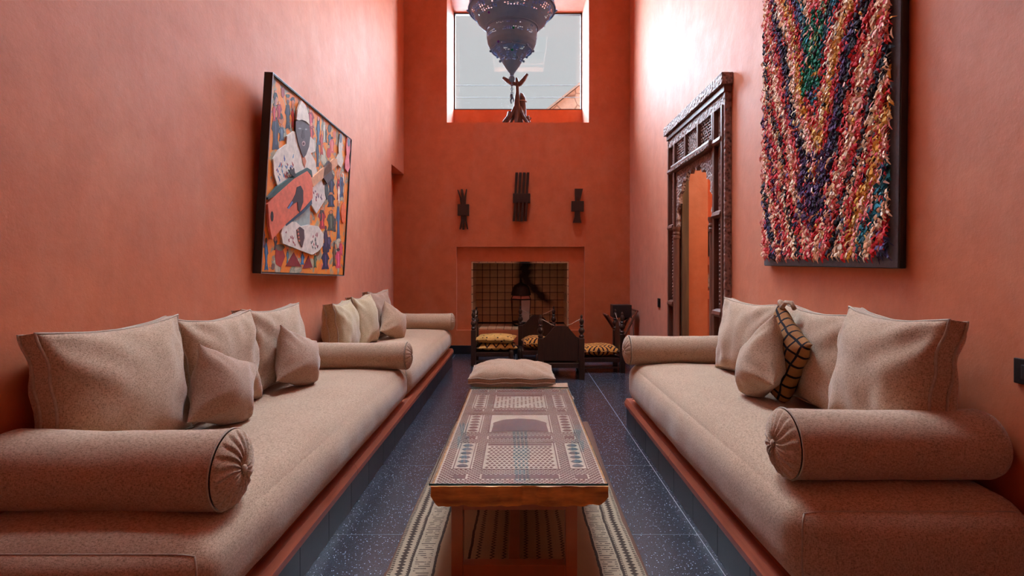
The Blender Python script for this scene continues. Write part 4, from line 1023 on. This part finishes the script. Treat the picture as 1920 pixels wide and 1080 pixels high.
for q_ in range(3):
    y0, y1 = I0+pw*q_, I0+pw*(q_+1)
    db('mullion', y0-.018, y0+.018, 2.224, 2.439, .058, 'cedar')
    dp('lattice_backing', MB().box(XF-.012, XF, y0+.018, y1-.018, 2.224, 2.439), M['dark_wood'])
    lt = MB(); n1 = 9
    if q_ == 1:
        for i in range(-6, 13):
            for sg in (1, -1):
                ya = y0+.02+i*.036; pts = [(ya if sg > 0 else ya+.2, 2.226), ((ya+.2) if sg > 0 else ya, 2.437)]
                (a0, z0_), (a1, z1_) = pts
                lo, hi = y0+.02, y1-.02
                f0_, f1_ = 0, 1
                if a1 != a0:
                    ts = sorted(((lo-a0)/(a1-a0), (hi-a0)/(a1-a0))); f0_, f1_ = max(0, ts[0]), min(1, ts[1])
                if f1_-f0_ < .08: continue
                lt.tube([(XF-.024-.004*sg, a0+(a1-a0)*f0_, z0_+(z1_-z0_)*f0_), (XF-.024-.004*sg, a0+(a1-a0)*f1_, z0_+(z1_-z0_)*f1_)], .0065, 5)
    else:
        for i in range(n1):
            z = 2.232 + i*.0240; lt.box(XF-.03, XF-.018, y0+.018, y1-.018, z, z+.008)
            for j in range(6):
                yy = y0+.018 + (j+.5*(i%2))*.058
                if yy+.012 < y1-.018: lt.box(XF-.032, XF-.016, yy, yy+.012, z, z+.0240)
    dp('lattice', lt, M['carved'], False, 'stuff')
db('mullion', I1-.018, I1+.018, 2.224, 2.439, .058, 'cedar')
# scalloped arch panel
yc = (DY0+DY1)/2; hw = (I1-I0)/2; ycI = (I0+I1)/2
pts = [(I0, 2.154), (I0, 1.62), (I0+.05, 1.62)]
wr = hw-.075; zs, za = 1.68, 2.07
lob = 9
for i in range(lob):
    a0 = PI - PI*i/lob; a1 = PI - PI*(i+1)/lob
    p0 = Vector((ycI+wr*math.cos(a0), zs+(za-zs)*math.sin(a0)**.85)); p1 = Vector((ycI+wr*math.cos(a1), zs+(za-zs)*abs(math.sin(a1))**.85))
    mid = (p0+p1)/2; d = p1-p0; nn = Vector((-d.y, d.x)).normalized()
    for q_ in range(5):
        f_ = q_/5; pnt = p0 + d*f_ + nn*(d.length*.38*math.sin(PI*f_)); pts.append((pnt.x, min(pnt.y, 2.14)))
pts += [(I1-.05, 1.62), (I1, 1.62), (I1, 2.154)]
dp('scalloped_arch', MB().prism(pts, 'x', XF-.035, XF), M['carved'])
for y0 in (I0+.028, I1-.028):
    dp('column', MB().lathe([(.036,0),(.036,.04),(.028,.05),(.028,1.50),(.034,1.505),(.034,1.53),(.029,1.535),(.034,1.545),(.034,1.565),(.030,1.57),(.040,1.60),(.040,1.619)], 14, (XF-.037, y0, 0)), M['cedar'], 40)
# old plank post set in the reveal
db2 = MB().bbox(XF+.004, XF+.072, DY1-.045, DY1-.001, 0, DZ-.004, .006); dp('old_plank', db2, M['old_wood'])
db3 = MB().bbox(XF+.004, XF+.072, DY0+.001, DY0+.045, 0, DZ-.004, .006); dp('old_plank', db3, M['old_wood'])
dp('pulley', MB().lathe([(.05,0),(.055,.01),(.03,.025),(.055,.04),(.05,.05)], 16, (XF+.08, 4.70, 2.10), 'x').tube([(XF+.10,4.70,2.10),(XF+.10,4.56,2.16),(XF+.10,4.42,2.22)], .014, 8), M['iron'], 40)

# ------------------------------------------------------------------ the room glimpsed beyond the doorway
struct('wall_far_side', MB().box(XR+.27, 4.3, 9.2, 9.4, -.1, ZC).box(4.2, 4.4, 2.4, 9.2, -.1, ZC).box(XR+.27, 4.3, 2.2, 2.4, -.1, ZC), M['plaster'])
pl_ = bpy.data.lights.new('side_room_fill', 'POINT'); plo = bpy.data.objects.new('side_room_fill', pl_); C.objects.link(plo)
pl_.energy = 70; pl_.color = (1, .82, .6); pl_.shadow_soft_size = .25; plo.location = (2.7, 3.9, 2.6)  # unseen fill light, added to brighten the doorway reveal and side room
tv = thing('television', 'dark flat screen on the far wall seen through the doorway', 'screen', (3.30, 9.2, 1.43))
wpart('housing', MB().bbox(2.85, 3.75, 9.15, 9.198, 1.43, 1.96, .006), M['black'], tv); wpart('screen', MB().box(2.87, 3.73, 9.147, 9.1505, 1.45, 1.94), simple('screen_glass', (.012,.010,.012), None, 3, .12, 0), tv)
sf = thing('masonry_shelf', 'orange plaster shelf unit under the screen beyond the doorway', 'shelf', (3.3, 9.0, 0))
wpart('ledge', MB().bbox(2.75, 3.85, 8.80, 9.199, 1.28, 1.40, .012), M['plaster'], sf); wpart('ledge', MB().bbox(2.75, 3.85, 8.75, 9.199, .72, .86, .012), M['plaster'], sf)
for x in (2.75, 3.75): wpart('upright', MB().bbox(x, x+.1, 8.82, 9.199, 0, .721, .01), M['plaster'], sf); wpart('upright', MB().bbox(x, x+.1, 8.82, 9.199, .859, 1.281, .01), M['plaster'], sf)
bg_ = MB()
for i in range(5): bg_.tube([(3.08+.06*i, 8.88, .90), (3.06+.065*i, 8.90+.02*(i%2), 1.03), (3.09+.06*i, 8.9, 1.16-.02*(i%3))], [.05,.055,.02], 8)
for q_ in range(len(bg_.v)): p = bg_.v[q_]; bg_.v[q_] = Vector((p.x+.02*noise.noise(p*20), p.y+.02*noise.noise(p*20+Vector((3,0,0))), max(.862, p.z)))
tag(obj('crumpled_wrap', bg_, simple('crumpled_pale_paper', (.55,.48,.40), (.12,.05,.03), 9, .5, .5), None, 50), 'crumpled pale wrapped bundle on the shelf beyond the doorway', 'bundle')

# ------------------------------------------------------------------ outside the window
def stone():
    t = NT('rubble_stone'); v = t.voro(2.2, 'DISTANCE_TO_EDGE'); n_ = t.noise(3, 6, .6)
    t.col(t.mix(t.ramp(v, [(0, (1,1,1)), (.06, (0,0,0))]), t.ramp(n_, [(.3, (.42,.29,.22)), (.7, (.60,.44,.34))]), (.22,.14,.10))); t.rough(.9); t.bump(n_, .6, .05); return t.m
gb = thing('stone_gable', 'sloping stone gable of a neighbouring house outside the window', 'building', (3, 18, 0))
wpart('gable_wall', MB().prism([(.55, 0), (7.5, 0), (7.5, 5.8), (4.2, 8.6), (.55, 5.72)], 'y', 16, 21), stone(), gb)
wpart('coping', MB().prism([(.45, 5.66), (4.2, 8.63), (4.2, 8.70), (.45, 5.73)], 'y', 15.96, 21), simple('coping_mortar', (.42,.33,.27), None, 5, .9), gb)
for z_, x0, x1, lab in ((6.08, -4, 4, 'upper thin overhead cable outside the window'), (5.76, -4, 4, 'lower thin overhead cable outside the window')):
    tag(obj('overhead_cable', MB().tube([(x0 + (x1-x0)*i/16, 14, z_ - .05*math.sin(PI*i/16) + .01*i/16) for i in range(17)], .007, 6), M['black'], None, 'all'), lab, 'cable', 'overhead cables')
